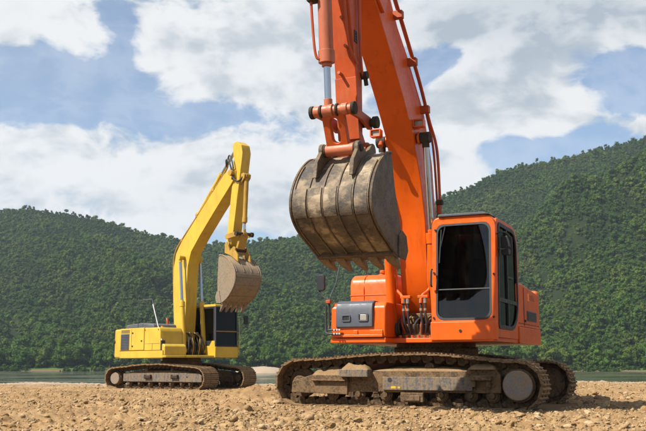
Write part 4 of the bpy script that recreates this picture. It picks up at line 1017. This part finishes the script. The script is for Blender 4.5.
for k in range(4): m.box(3.72, 3.78, AL1 + .004, AL1 + .009, 5.045 + .04 * k, 5.06 + .04 * k)
m.build('decal_lines', 'step_grey', arm, smooth=0)
for (x_, y_, z_) in ((3.80, -.10, 4.6), (3.86, .02, 4.95), (3.9, -.02, 5.35)):
    m = MB(); m.cyl((x_ - .05, y_, z_), (x_ + .05, y_, z_), .022, 10); m.build('grease_point', 'orange_pale', arm)
m = MB(); m.tube(smooth_path([(3.70, AL1 + .03, 5.9), (3.68, AL1 + .035, 5.2), (3.62, AL1 + .03, 4.8), (3.56, AL1 + .03, 4.6)]), .02, 8); m.tube(smooth_path([(4.02, .06, 5.75), (3.98, .07, 5.3), (3.9, .08, 4.95), (3.74, AL1 + .03, 4.72)]), .018, 8); m.build('arm_line', 'orange_dusty', arm)
m = MB(); m.cyl((3.53, AL1 - .02, 4.62), (3.53, AL1 + .09, 4.62), .055, 14); m.tube([(3.53, AL1 + .05, 4.62), (3.50, AL1 + .06, 4.48)], .03, 10); m.build('line_joint', 'greasy', arm)
LP = (4.12, 3.99)
br = ram(EO, 'bucket_cylinder', (4.36, 6.86), LP, -.13, .096, .046, .775, 'orange_pale', pin_w=.12)
m = MB(); m.tube(smooth_path([(4.40, -.29, 6.6), (4.36, -.30, 5.9), (4.32, -.27, 5.1), (4.28, -.24, 4.72), (4.25, -.17, 4.68)]), .02, 8); m.tube([(4.38, -.31, 6.6), (4.33, -.33, 5.55)], .014, 8); m.build('hose_pipe', 'orange_dusty', br)
m = MB(); m.box(4.25, 4.40, -.33, -.20, 5.46, 5.54); m.build('pipe_clamp', 'greasy', br, bevel=0.008)
br = ram(EO, 'arm_cylinder', (1.55, 5.62), (3.20, 7.48), -.05, .09, .05, .62, 'orange', pin_w=.12)
# rocker links and the H-link
m = MB(); m.cyl((LP[0], -.36, LP[1]), (LP[0], .24, LP[1]), .062, 20)
lk = m.build('link_pin', 'orange_pale', EO, bevel=0.008)
for y0, y1 in ((-.39, -.34), (.21, .26), (-.245, -.215), (-.015, .015)):
    m = MB(); m.cyl((LP[0], y0, LP[1]), (LP[0], y1, LP[1]), .088, 22); m.build('pin_collar', 'greasy', lk, bevel=0.008)
for y_ in (-.29, -.10, .11):
    m = MB(); m.cyl((LP[0], y_ - .045, LP[1]), (LP[0], y_ + .045, LP[1]), .080, 22); m.build('pin_sleeve', 'orange_pale', lk, bevel=0.012)
for y_ in (-.33, .155):
    m = MB(); m.prism([(3.36, 3.88), (3.34, 3.97), (3.40, 4.04), (3.75, 4.05), (4.1, 4.06), (4.17, 4.0), (4.13, 3.92), (3.75, 3.93), (3.46, 3.86)], y_, y_ + .045); m.build('rocker_link', 'orange_worn', lk, bevel=0.01)
m = MB(); m.cyl((3.43, -.36, 3.96), (3.43, .30, 3.96), .06, 18); m.cyl((3.43, .24, 3.96), (3.43, .31, 3.96), .085, 18); m.build('rocker_pin', 'greasy', lk, bevel=0.008)
BP = (3.90, 3.50)
dv = Vector((BP[0] - LP[0], 0, BP[1] - LP[1])); dl = dv.length; dv.normalize(); dn = Vector((-dv.z, 0, dv.x))
def hl(u, v_, d): q = Vector((LP[0], 0, LP[1])) + dv * v_ + dn * (d - .05); return (q.x, u, q.z)
m = MB(); m.ring_plate(rrect(-.23, .09, .0, dl, .06), rrect(-.125, -.005, .10, dl - .10, .058), hl, .09); m.build('bucket_link', 'orange_worn', lk, bevel=0.014)
m = MB(); m.cyl((BP[0], -.27, BP[1]), (BP[0], .17, BP[1]), .082, 22)
bp_ = m.build('bucket_pin', 'orange_pale', lk, bevel=0.012)
for y_ in (-.265, .165, -.345, .245): m = MB(); m.cyl((BP[0], y_ - .014, BP[1]), (BP[0], y_ + .014, BP[1]), .09 if abs(y_ + .05) < .25 else .05, 18); m.build('pin_ring', 'greasy', lk, bevel=0.006)

# bucket
prof = [(3.47, 3.50), (3.66, 3.45), (3.92, 3.28), (4.12, 3.06), (4.23, 2.82), (4.20, 2.60), (4.0, 2.42), (3.66, 2.27), (3.30, 2.12)]
edge = [(3.14, 2.10), (3.08, 2.42), (3.22, 2.75), (3.34, 3.07), (3.42, 3.40)]
cut = [(3.26, 2.10), (2.98, 2.08), (2.88, 2.22), (2.94, 2.42), (3.10, 2.48), (3.24, 2.40)]
W0, W1 = -.60, .48; st = []
for k in range(5):
    yc = W0 + (W1 - W0) * (k + .5) / 5
    st.append((yc - .090, yc + .090, .44, .66, .024, 'bucket_steel'))
for k in range(6):
    yc = W0 + .012 + (W1 - W0 - .024) * k / 5
    st.append((yc - .012, yc + .012, .24, .96, .018, 'bucket_side'))
BKT = make_bucket(EO, prof, edge, W0, W1, ((3.43, 3.56), BP), 'bucket_steel', 'bucket_side', 'bucket_side', (-.45, -.19), 5, st, (-.31, .21), cut, lab='mud-caked steel bucket with worn teeth hanging from the orange arm')
m = MB(); m.box(3.62, 3.72, W0 + .06, W0 + .24, 3.44, 3.47); o = m.build('pad_plate', 'bucket_grey', BKT, bevel=0.008)

# valves and hoses between boom and cab
m = MB(); m.box(.55, .95, -.26, .24, 1.075, 1.30); m.box(.35, .75, -.22, .2, 1.3, 1.48); m.cyl((.8, -.1, 1.3), (.8, -.1, 1.42), .09, 16); m.cyl((.78, .12, 1.3), (.78, .12, 1.38), .07, 16)
vb = m.build('valve_block', 'track_frame', EO, bevel=0.02)
for y_ in (-.19, -.12, .10, .17):
    m = MB(); m.tube(smooth_path([(1.06, y_, 1.66), (1.06, y_, 1.45), (1.03, y_ + .01, 1.28), (.96, y_ * .8, 1.16)]), .021, 8); m.build('hose', 'rubber', vb)
    m = MB(); m.cyl((1.06, y_, 1.62), (1.06, y_, 1.70), .030, 10); m.cyl((1.06, y_, 1.50), (1.06, y_, 1.54), .026, 10); m.build('hose_fitting', 'drive_cover', vb)
for y0, y1 in ((-.24, -.07), (.05, .22)):
    m = MB(); m.box(.98, 1.09, y0, y1, 1.70, 1.745); m.build('hose_bracket', 'orange', vb, bevel=0.008)
for k in range(6):
    m = MB(); y_ = -.25 + .1 * k; m.cyl((1.06, y_, 1.06), (1.06, y_, 1.12), .028, 8); m.build('swing_bolt', 'orange_worn', vb)
for k in range(7):
    y_ = -.3 + .09 * k; m = MB(); m.tube(smooth_path([(.95, y_, 1.15), (1.0, y_ + random.uniform(-.06, .06), 1.3), (.85, y_ + random.uniform(-.08, .08), 1.42), (.6, y_, 1.38)]), .017, 7); m.build('hose', ('rubber', 'orange_worn', 'track_frame')[k % 3], vb)
for y_, r_ in ((-.40, .11), (.31, .10)):
    m = MB(); m.cyl((.93, y_ - .09, 1.22), (.93, y_ + .09, 1.22), r_, 20); m.cyl((.93, y_ - .1, 1.22), (.93, y_ + .1, 1.22), .055, 16); m.build('cylinder_foot', 'greasy', vb, bevel=0.01)

# ================================================================== the yellow excavator
EY = machine_root('excavator', YC, YF, 'yellow excavator standing farther back beside the river')
rel = YTR - YF
ypath = track_path([(1.2, 0.755), (0.55, 0.815), (-0.1, 0.82), (-0.8, 0.79), (-1.3, 0.735)], (-1.76, 0.36), 0.33, (1.76, 0.37), 0.34, 0.030)
yfp = [(-1.30, .24), (-1.36, .50), (-1.2, .57), (1.3, .60), (1.50, .54), (1.55, .24)]
yfp2 = [(-1.42, .26), (-1.42, .53), (1.80, .55), (1.92, .46), (1.92, .26)]
for lat, sd in ((-1.1, -1), (1.1, 1)):
    fr, tk = make_track(EY, rel, lat, 0.80, ypath, 49, (-1.76, 0.36), (1.76, 0.37), 0.20, 0.235, yfp, yfp2, sd, [-1.2, -.75, -.3, .15, .6, 1.05, 1.4], [(-.5, .62), (.6, .62)])
    if sd < 0:
        for x_ in (-.42, .72):
            m = MB(); m.box(x_, x_ + .22, -1.42, -1.345, .38, .47); m.box(x_ - .03, x_, -1.42, -1.345, .36, .49); m.box(x_ + .22, x_ + .25, -1.42, -1.345, .36, .49); m.build('step', 'greasy', fr, bevel=0.01)
        m = MB(); m.cyl((1.32, -1.346, .42), (1.32, -1.349, .42), .03, 12); m.build('jack_hole', 'interior', fr, smooth=0)
    mud_cap('caked_mud', -1.2, 1.3, lat - .19, lat + .19, .585, .06, fr, 13)
under_centre(EY, rel, 1.05)
m = MB(); m.prism_z([(1.40, -.30), (1.42, .40), (1.46, .44), (1.46, 1.32), (-2.0, 1.34), (-2.0, -1.34), (1.05, -1.34), (1.12, -1.28)], 1.05, 1.13)
deck = m.build('deck', 'yellow', EY, bevel=0.015)
m = MB(); m.box(-1.97, 1.02, -1.352, -1.30, 1.04, 1.30); m.build('side_skirt', 'yellow', deck, bevel=0.015)
# counterweight
arc = [(-1.98, -1.345)] + [(-1.98 - .86 * math.sin(R(a_)) ** .42, -1.345 * math.cos(R(a_))) for a_ in range(12, 180, 12)] + [(-1.98, 1.345)]
m = MB(); m.prism_z(arc, 1.04, 2.06); cw = m.build('counterweight', 'yellow', EY, bevel=0.07, seg=3)
m = MB(); m.cyl((-2.30, -1.05, 1.62), (-2.44, -1.325, 1.62), .06, 14); m.build('lifting_hole', 'greasy', cw)
# side panels on the near side
m = MB(); m.prism([(-1.98, 1.30), (-.28, 1.30), (-.28, 2.07), (-1.98, 2.07)], -1.345, -.5); sp_ = m.build('side_panel', 'yellow', EY, bevel=0.025, seg=3)
m = MB(); m.box(-1.90, -1.30, -1.362, -1.34, 1.33, 1.88); m.build('side_grille', 'charcoal', sp_, bevel=0.006)
for k in range(9): m = MB(); m.box(-1.88, -1.32, -1.368, -1.360, 1.36 + .056 * k, 1.385 + .056 * k); m.build('grille_slat', 'black', sp_, smooth=0)
for k in range(3): m = MB(); m.box(-1.90, -1.28, -1.354, -1.343, 1.915 + .04 * k, 1.935 + .04 * k); m.build('stripe', 'charcoal', sp_, smooth=0)
m = MB(); m.tube([(-1.14, -1.347, 1.33), (-1.14, -1.347, 2.05)], .006, 6); m.build('panel_gap', 'black', sp_)
m = MB(); m.prism([(-.26, 1.13), (.78, 1.13), (.84, 1.22), (.80, 1.92), (.72, 2.05), (-.26, 2.06)], -1.335, -.48); yt = m.build('fuel_tank', 'yellow', EY, bevel=0.035, seg=3)
m = MB(); m.tube([(-.24, -1.338, 1.52), (.80, -1.338, 1.52)], .006, 6); m.build('panel_gap', 'yellow_worn', yt)
m = MB(); m.cyl((.2, -.9, 2.05), (.2, -.9, 2.12), .06, 18); m.build('tank_cap', 'yellow_worn', yt)
for x_, z_ in ((-.42, 1.62), (-1.06, 1.9), (-1.06, 1.45)): m = MB(); m.box(x_ - .035, x_ + .035, -1.362, -1.34, z_ - .025, z_ + .025); m.build('latch', 'black', sp_, bevel=0.004)
for x_ in (-.2, .7): m = MB(); m.cyl((x_, -1.34, 1.98), (x_, -1.352, 1.98), .02, 10); m.build('bolt', 'charcoal', yt)
m = MB(); m.tube([(.30, -1.338, 1.16), (.30, -1.338, 1.52)], .006, 6); m.build('panel_seam', 'black', yt)
m = MB(); m.tube([(-1.97, -1.354, 1.295), (1.0, -1.354, 1.295)], .007, 6); m.build('skirt_seam', 'black', sp_)
m = MB(); m.prism([(.80, 1.13), (1.08, 1.13), (1.08, 1.42), (1.0, 1.50), (.80, 1.50)], -1.31, -.48); m.build('tool_box', 'yellow', EY, bevel=0.03)
m = MB(); m.box(-1.55, .10, -.46, .38, 1.13, 2.06); m.build('engine_body', 'yellow', EY, bevel=0.03)
m = MB(); m.prism([(-2.10, 2.055), (-.02, 2.055), (-.08, 2.19), (-.9, 2.25), (-1.95, 2.22)], -1.12, .95); m.build('engine_hood', 'charcoal', EY, bevel=0.05, seg=3)
m = MB(); m.box(-1.5, -.05, .40, 1.33, 1.13, 2.0); m.build('side_panel', 'yellow', EY, bevel=0.03)
m = MB(); m.tube([(-1.2, .1, 2.15), (-1.2, .1, 2.38), (-1.25, .1, 2.45)], .045, 12); m.build('exhaust', 'orange_worn', EY)
m = MB(); m.tube(smooth_path([(-.82, -1.28, 2.04), (-.82, -1.28, 2.9), (-.80, -1.28, 3.0), (-.72, -1.28, 3.02), (.0, -1.28, 3.02), (.10, -1.28, 3.0), (.16, -1.28, 2.9), (.84, -1.28, 1.62), (.88, -1.28, 1.42)], 5), .013, 8); m.build('hand_rail', 'step_grey', EY)
m = MB(); m.tube([(.18, -1.285, 2.84), (.84, -1.285, 1.60)], .022, 8); m.build('rail_sleeve', 'silver', EY)
m = MB(); m.box(.83, .90, -1.33, -1.18, 1.22, 1.62); m.build('mirror', 'black', EY, bevel=0.015)
# cab
y0c, y1c, zc0, zc1 = .42, 1.33, 1.06, 2.82
m = MB(); m.ring_plate(rrect(y0c, y1c, zc0, zc1, (.10, .06, .03, .03)), rrect(y0c + .05, y1c - .05, 1.46, 2.74, .06), lambda u, v_, d: (1.46 - .03 * (v_ - zc0) - d, u, v_), .06); yc_ = m.build('cab', 'black', EY, bevel=0.012, label='yellow cab with black window frames')
m = MB(); m.box(1.30, 1.475, y0c - .01, y1c + .01, 1.06, 1.42); m.build('front_sill', 'yellow', yc_, bevel=0.015)
for y_, s_ in ((y0c, -1), (y1c, 1)):
    so = rrect(-.15, 1.43, zc0, zc1, (.06, .2, .03, .03)); si = rrect(-.03, 1.34, 1.62, 2.72, (.06, .16, .05, .05))
    m = MB(); m.ring_plate(so, si, lambda u, v_, d: (u - (.03 * (v_ - zc0) if u > .8 else 0), y_ - s_ * d, v_), .05); m.build('side_frame', 'black', yc_, bevel=0.012)
    m = MB(); m.prism([(-.14, 1.06), (1.44, 1.06), (1.44, 1.62), (1.25, 1.62), (1.1, 1.45), (-.14, 1.45)], y_ - .012 if s_ < 0 else y_ - .02, y_ + .02 if s_ < 0 else y_ + .012); m.build('lower_panel', 'yellow', yc_, bevel=0.008)
    flat(si, lambda u, v_, d: (u - (.03 * (v_ - zc0) if u > .8 else 0), y_ - s_ * (.02 + d), v_), 'side_glass', 'yellow_cab_glass', yc_)
    m = MB(); m.box(.66, .71, y_ - .015, y_ + .015, 1.62, 2.72); m.build('window_post', 'charcoal', yc_)
m = MB(); m.prism([(-.16, zc1 - .05), (1.42, zc1 - .05), (1.40, zc1 + .035), (-.1, zc1 + .07)], y0c - .005, y1c + .005); m.build('roof', 'yellow', yc_, bevel=0.03, seg=3)
m = MB(); m.box(-.15, -.10, y0c, y1c, zc0, 1.8); m.build('rear_wall', 'yellow', yc_)
flat(rrect(y0c + .05, y1c - .05, 1.80, 2.75, .05), lambda u, v_, d: (-.12 + d, u, v_), 'rear_glass', 'yellow_cab_glass', yc_)
flat(rrect(y0c + .05, y1c - .05, 1.95, 2.74, (.06, .06, .01, .01)), lambda u, v_, d: (1.43 - .03 * (v_ - zc0) - d, u, v_), 'windscreen', 'yellow_cab_glass', yc_)
flat(rrect(y0c + .05, y1c - .05, 1.46, 1.93, (.01, .01, .06, .06)), lambda u, v_, d: (1.43 - .03 * (v_ - zc0) - d, u, v_), 'lower_windscreen', 'yellow_cab_glass', yc_)
m = MB(); m.tube([(1.44, y0c + .04, 1.94), (1.44, y1c - .04, 1.94)], .018, 6); m.build('windscreen_bar', 'yellow_worn', yc_)
m = MB(); m.prism([(.15, 1.45), (.65, 1.45), (.66, 1.58), (.3, 1.58), (.18, 2.3), (.05, 2.3), (.06, 1.58)], .66, 1.1); m.build('seat', 'seat_cloth', yc_, bevel=0.04)
m = MB(); m.tube([(1.462, y0c - .004, 1.50), (1.43, y0c - .004, 2.78)], .026, 8); m.build('corner_post', 'step_grey', yc_)
m = MB(); m.prism_x(rrect(.60, .76, 1.62, 2.05, .05, 4), .02, .05); m.build('safety_vest', 'vest_green', yc_)
m = MB(); m.box(-.1, 1.4, y0c + .03, y1c - .03, 1.08, 1.14); m.box(.2, .9, .46, .6, 1.14, 1.6); m.box(.2, .9, 1.15, 1.28, 1.14, 1.6); m.build('console', 'interior', yc_)
m = MB(); m.tube(smooth_path([(1.40, 1.33, 2.5), (1.45, 1.5, 2.52), (1.45, 1.62, 2.5), (1.45, 1.66, 2.4)]), .014, 6); m.build('mirror_bracket', 'black', yc_)
m = MB(); m.prism_x(rrect(1.58, 1.76, 2.2, 2.5, .04, 4), 1.43, 1.48); m.build('mirror', 'black', yc_, bevel=0.012)
m = MB(); m.tube([(1.46, 1.36, 1.2), (1.50, 1.38, 1.5), (1.47, 1.38, 2.4)], .014, 6); m.build('hand_rail', 'yellow', yc_)
# boom
b0, b1 = -.22, .22
yu = [(.28, 1.42), (.46, 1.60), (.52, 2.4), (.57, 3.4), (.61, 4.18), (.80, 4.66), (1.34, 5.16), (2.15, 5.84), (3.12, 6.62), (3.42, 6.88)]
yo = [(3.42, 7.10), (3.25, 7.24), (2.76, 7.08), (1.4, 6.05), (.15, 5.08), (-.20, 4.68), (-.33, 4.2), (-.32, 3.2), (-.22, 2.2), (-.10, 1.6), (.05, 1.42)]
m = MB(); m.prism(yu + yo, b0, b1); yb = m.build('boom', 'yellow', EY, bevel=0.012)
m = MB(); m.cyl((.14, b0 - .12, 1.58), (.14, b1 + .12, 1.58), .10, 18); m.build('boom_foot_pin', 'yellow_worn', yb)
for y_ in (b0 - .12, b1 + .05):
    m = MB(); m.prism([(-.3, 1.12), (.75, 1.12), (.5, 1.4), (.25, 1.74), (.05, 1.74)], y_, y_ + .07); m.build('boom_bracket', 'yellow', deck, bevel=0.012)
m = MB(); m.cyl((.40, b0 - .20, 4.48), (.40, b1 + .20, 4.48), .07, 18); m.build('cylinder_pin', 'yellow_worn', yb)
for y_ in (-.40, .40): ram(EY, 'boom_cylinder', (.80, 1.28), (.40, 4.48), y_, .085, .05, .52, 'yellow', pin_w=.12)
m = MB(); m.tube(smooth_path([(-.30, -.18, 3.0), (-.40, -.18, 4.2), (-.30, -.18, 4.75), (.1, -.18, 5.14), (1.4, -.18, 6.11), (2.7, -.18, 7.10), (2.95, -.2, 7.35)], 6), .03, 8)
m.tube(smooth_path([(-.36, .1, 3.0), (-.40, .1, 4.2), (-.30, .1, 4.75), (.1, .1, 5.14), (1.4, .1, 6.12), (2.7, .1, 7.12)], 6), .03, 8); m.build('boom_line', 'yellow_worn', yb)
for k, (x_, z_) in enumerate(((.15, 5.14), (1.1, 5.88), (2.1, 6.64))):
    m = MB(); m.box(x_ - .06, x_ + .06, -.23, .16, z_ - .05, z_ + .05); m.build('line_clamp', 'yellow_worn', yb, bevel=0.01)
m = MB(); m.tube(smooth_path([(2.9, -.22, 7.30), (3.0, -.30, 7.5), (3.2, -.33, 7.42), (3.32, -.30, 7.1), (3.38, -.28, 6.85), (3.55, -.20, 6.72), (3.70, -.12, 6.85)], 6), .028, 8); m.tube(smooth_path([(2.85, -.15, 7.3), (3.0, -.22, 7.6), (3.2, -.28, 7.6), (3.36, -.27, 7.2), (3.3, -.27, 6.8)], 6), .025, 8); m.build('loose_hose', 'rubber', yb)
ram(EY, 'arm_cylinder', (.9, 5.95), (3.22, 7.98), 0, .085, .05, .6, 'yellow', pin_w=.14)
# arm
ya = [(2.90, 4.70), (2.92, 5.03), (3.16, 6.6), (3.24, 7.5), (3.16, 7.95), (3.24, 8.06), (3.40, 8.08), (3.66, 7.92), (3.74, 7.65), (3.58, 6.75), (3.28, 5.1), (3.16, 4.66), (3.04, 4.56), (2.94, 4.60)]
m = MB(); m.prism(ya, -.17, .17); yarm = m.build('arm', 'yellow', EY, bevel=0.012)
m = MB(); m.cyl((3.30, -.36, 7.02), (3.30, .36, 7.02), .10, 20); m.build('arm_pivot_pin', 'yellow_worn', yarm, bevel=0.01)
m = MB(); m.cyl((3.04, -.24, 4.68), (3.04, .24, 4.68), .11, 20); m.build('arm_tip_boss', 'yellow_worn', yarm, bevel=0.01)
for y_ in (-.13, .08):
    m = MB(); m.prism([(3.56, 6.6), (3.80, 6.80), (3.82, 6.92), (3.74, 6.98), (3.60, 6.95)], y_, y_ + .05); m.build('cylinder_ear', 'yellow_worn', yarm, bevel=0.008)
ram(EY, 'bucket_cylinder', (3.76, 6.88), (3.66, 4.98), 0, .075, .042, .80, 'yellow_worn', pin_w=.12)
m = MB(); m.cyl((3.66, -.32, 4.98), (3.66, .32, 4.98), .055, 16); m.cyl((3.66, .26, 4.98), (3.66, .34, 4.98), .08, 16); m.cyl((3.66, -.34, 4.98), (3.66, -.26, 4.98), .08, 16); lk = m.build('link_pin', 'greasy', EY)
for y_ in (-.28, .235):
    m = MB(); m.prism([(2.98, 4.88), (2.96, 4.97), (3.04, 5.02), (3.66, 5.06), (3.74, 4.98), (3.66, 4.90), (3.06, 4.86)], y_, y_ + .045); m.build('rocker_link', 'yellow_worn', lk, bevel=0.01)
m = MB(); m.hexa([(3.60, -.15, 4.98), (3.72, -.15, 4.98), (3.72, .15, 4.98), (3.60, .15, 4.98)][::-1], [(3.38, -.15, 4.50), (3.50, -.15, 4.48), (3.50, .15, 4.48), (3.38, .15, 4.50)][::-1]); m.build('bucket_link', 'yellow_worn', lk, bevel=0.02)
m = MB(); m.cyl((3.44, -.26, 4.48), (3.44, .26, 4.48), .07, 16); m.build('bucket_pin', 'greasy', lk)
prof = [(2.98, 4.32), (3.25, 4.28), (3.58, 4.10), (3.85, 3.82), (3.93, 3.50), (3.80, 3.20), (3.52, 2.94), (3.20, 2.78)]
edge = [(3.06, 2.78), (2.93, 3.10), (2.90, 3.50), (2.93, 3.95), (2.94, 4.2)]
cut = [(3.16, 2.76), (2.90, 2.78), (2.82, 2.96), (2.90, 3.14), (3.04, 3.16)]
st = [(-.46, .46, .50, .56, .02, 'bucket_grey'), (-.46, .46, .68, .73, .02, 'bucket_grey'), (-.46, .46, .84, .90, .02, 'bucket_grey')]
for k in range(4): yk = -.43 + .86 * k / 3; st.append((yk - .02, yk + .02, .15, .48, .018, 'bucket_grey'))
make_bucket(EY, prof, edge, -.47, .47, ((3.04, 4.66), (3.44, 4.48)), 'bucket_grey', 'bucket_grey', 'bucket_grey', (-.24, -.30), 5, st, (-.24, .24), cut, lug_mat='yellow_worn', lab='grey dusty bucket hanging from the yellow arm')
m = MB(); m.box(.45, .80, -.24, .30, 1.13, 1.50); m.cyl((.72, -.05, 1.5), (.72, -.05, 1.66), .09, 14); vb = m.build('valve_block', 'greasy', EY, bevel=0.02)
for k in range(8):
    y_ = -.28 + .08 * k; m = MB(); m.tube(smooth_path([(.88, y_, 1.15), (.95, y_ + random.uniform(-.05, .05), 1.45), (.82, y_ + random.uniform(-.08, .08), 1.75), (.62, y_ * .8, 1.9)]), .022, 7); m.build('hose', ('rubber', 'greasy', 'yellow_worn')[k % 3], vb)

# ================================================================== loose soil and stones
def clod_shapes(n, sub, seed):
    out = []
    for k in range(n):
        bm = bmesh.new(); bmesh.ops.create_icosphere(bm, subdivisions=sub, radius=1.0)
        v = np.array([p.co[:] for p in bm.verts]); f = np.array([[q.index for q in p.verts] for p in bm.faces]); bm.free()
        r_ = np.random.default_rng(seed + k)
        pl = r_.normal(size=(9, 3)); pl /= np.linalg.norm(pl, axis=1)[:, None]; dd = r_.uniform(0.38, 0.92, 9)
        for n_, d_ in zip(pl, dd): s_ = v @ n_ - d_; v = v - np.where(s_ > 0, s_, 0)[:, None] * n_
        v += r_.normal(scale=0.05, size=v.shape)
        v *= np.array([r_.uniform(.85, 1.25), r_.uniform(.8, 1.1), r_.uniform(.5, .8)])
        out.append((v, f))
    return out
shapes1 = clod_shapes(14, 1, 100); shapes2 = clod_shapes(14, 2, 300)
def scatter(n, rmin, rmax, smin, smax, pw, shapes, seed, name, label):
    r_ = np.random.default_rng(seed)
    d = np.exp(r_.uniform(math.log(rmin), math.log(rmax), n)); a_ = r_.uniform(R(-25), R(25), n)
    x = d * np.sin(a_); y = d * np.cos(a_)
    k = (y < bank_edge(x) + 1) & (fbm(x * 0.8, y * 0.8, 3, 91) + r_.uniform(-.25, .25, n) > 0.36)
    for c, ang_, in ((OC, OTR), (YC, YTR)):
        ta, tb = track_local(x, y, c, ang_); k &= ~((np.abs(ta) < 2.15) & (np.abs(tb) < 1.56))
    x = x[k]; y = y[k]; n = len(x)
    s = smin * (smax / smin) ** (r_.random(n) ** pw)
    z = ground_z(x, y) + s * 0.12
    V = []; F = []; T = []; off = 0
    for i in range(n):
        v, f = shapes[r_.integers(len(shapes))]; th = r_.uniform(0, 6.283); c, sn = math.cos(th), math.sin(th); tl = r_.uniform(-.5, .5)
        vv = v * s[i]; vv = np.stack([vv[:, 0] * c - vv[:, 1] * sn, vv[:, 0] * sn + vv[:, 1] * c, vv[:, 2] + vv[:, 0] * tl], 1) + (x[i], y[i], z[i])
        V.append(vv); F.append(f + off); T.append(np.full(len(v), 0.95 * r_.random() ** 1.9)); off += len(v)
    me = raw_mesh(name, np.concatenate(V), np.concatenate(F), 'clod')
    at = me.attributes.new('tone', 'FLOAT', 'POINT'); at.data.foreach_set('value', np.concatenate(T).astype(np.float32))
    o = bpy.data.objects.new(name, me); col.objects.link(o); o['kind'] = 'stuff'; tag(o, label, 'gravel')
scatter(52000, 8.2, 38, .009, .032, 1.1, shapes1, 5, 'gravel', 'fine ochre gravel strewn over the bank')
scatter(8000, 8.2, 37, .022, .075, 2.6, shapes2, 8, 'rubble', 'coarse ochre clods and broken stones strewn over the bank')
# single stones that stand out
def stone(px, py, size, seed, label, tone, flat_=1.0, mt='clod', group=None):
    p = math.atan((HOR - 215.5) / FPX); d = pdir(px, py)
    t_ = 8.0
    while t_ < 60:
        x = d.x * t_; y = d.y * t_; z = .67 + d.z * t_
        if z < float(ground_z(np.array(x), np.array(y), False)): break
        t_ += 0.03
    sh = clod_shapes(1, 3, 900 + seed)[0]; v = sh[0] * size * np.array([1, 1, flat_])
    me = raw_mesh('stone', v, sh[1], mt); me.polygons.foreach_set('use_smooth', [True] * len(me.polygons)); me.set_sharp_from_angle(angle=R(24))
    at = me.attributes.new('tone', 'FLOAT', 'POINT'); at.data.foreach_set('value', np.full(len(v), tone, np.float32))
    o = bpy.data.objects.new('stone', me); col.objects.link(o); o.location = (x, y, float(ground_z(np.array(x), np.array(y))) + size * .18)
    o.rotation_euler = (0, 0, seed * 1.7); tag(o, label, 'stone', group)
stone(590, 425, .10, 1, 'smooth pale rounded stone at the lower right edge of the foreground', 1.0, .8)
stone(588, 404, .085, 2, 'pale block of soil at the foot of the heap beside the far track', .6, 1.2)
stone(62, 408, .11, 3, 'dark-shadowed ochre clod alone on the left of the foreground', .1, 1.2)
stone(277, 404, .16, 4, 'large flat slab of soil under the front end of the near track', .7, .45)
stone(330, 428, .08, 5, 'dark brown clod at the bottom edge below the near track', 0, 1.0)
stone(357, 425, .07, 6, 'brown clod just right of the dark clod at the bottom edge', .1, 1.0)
stone(200, 412, .075, 7, 'pale ochre lump on open gravel between the two machines', .8, .9)
stone(140, 421, .085, 8, 'flat pale stone near the lower left of the foreground', .9, .6)
stone(610, 399, .075, 9, 'ochre lump high on the sunny slope right of the machine', .4, 1.0)
stone(30, 424, .07, 10, 'ochre lump nearest the lower left corner', .5, .9)
for k in range(9):
    stone(573 + 3.2 * k, 402 - (5 * math.sin(k * 2.1) if k % 2 else 0) - (2 if k % 3 else 0), .055 + .015 * (k % 3), 20 + k, 'brown clod in the heap piled against the end of the far track', .05 + .05 * (k % 3), 1.0, 'caked_mud', 'clods of the heap beside the far track')

# ------------------------------------------------------------------ air
m = MB(); m.box(-2600, 2600, -2600, 2600, -6.2, 260)
hz = m.build('haze', 'rubber', None, smooth=0); hz.data.materials.clear()
hm = bpy.data.materials.new('haze_air'); hm.use_nodes = True; ht = NT(hm.node_tree); ht.n.clear()
ho = ht.new('ShaderNodeOutputMaterial'); hv = ht.new('ShaderNodeVolumePrincipled'); ht.l.new(hv.outputs[0], ho.inputs['Volume'])
hv.inputs['Color'].default_value = (0.72, 0.86, 1.0, 1); hv.inputs['Density'].default_value = 0.00017; hv.inputs['Anisotropy'].default_value = 0.2
hz.data.materials.append(hm); hz['kind'] = 'stuff'; tag(hz, 'thin bluish haze over the river and the hills', 'haze')
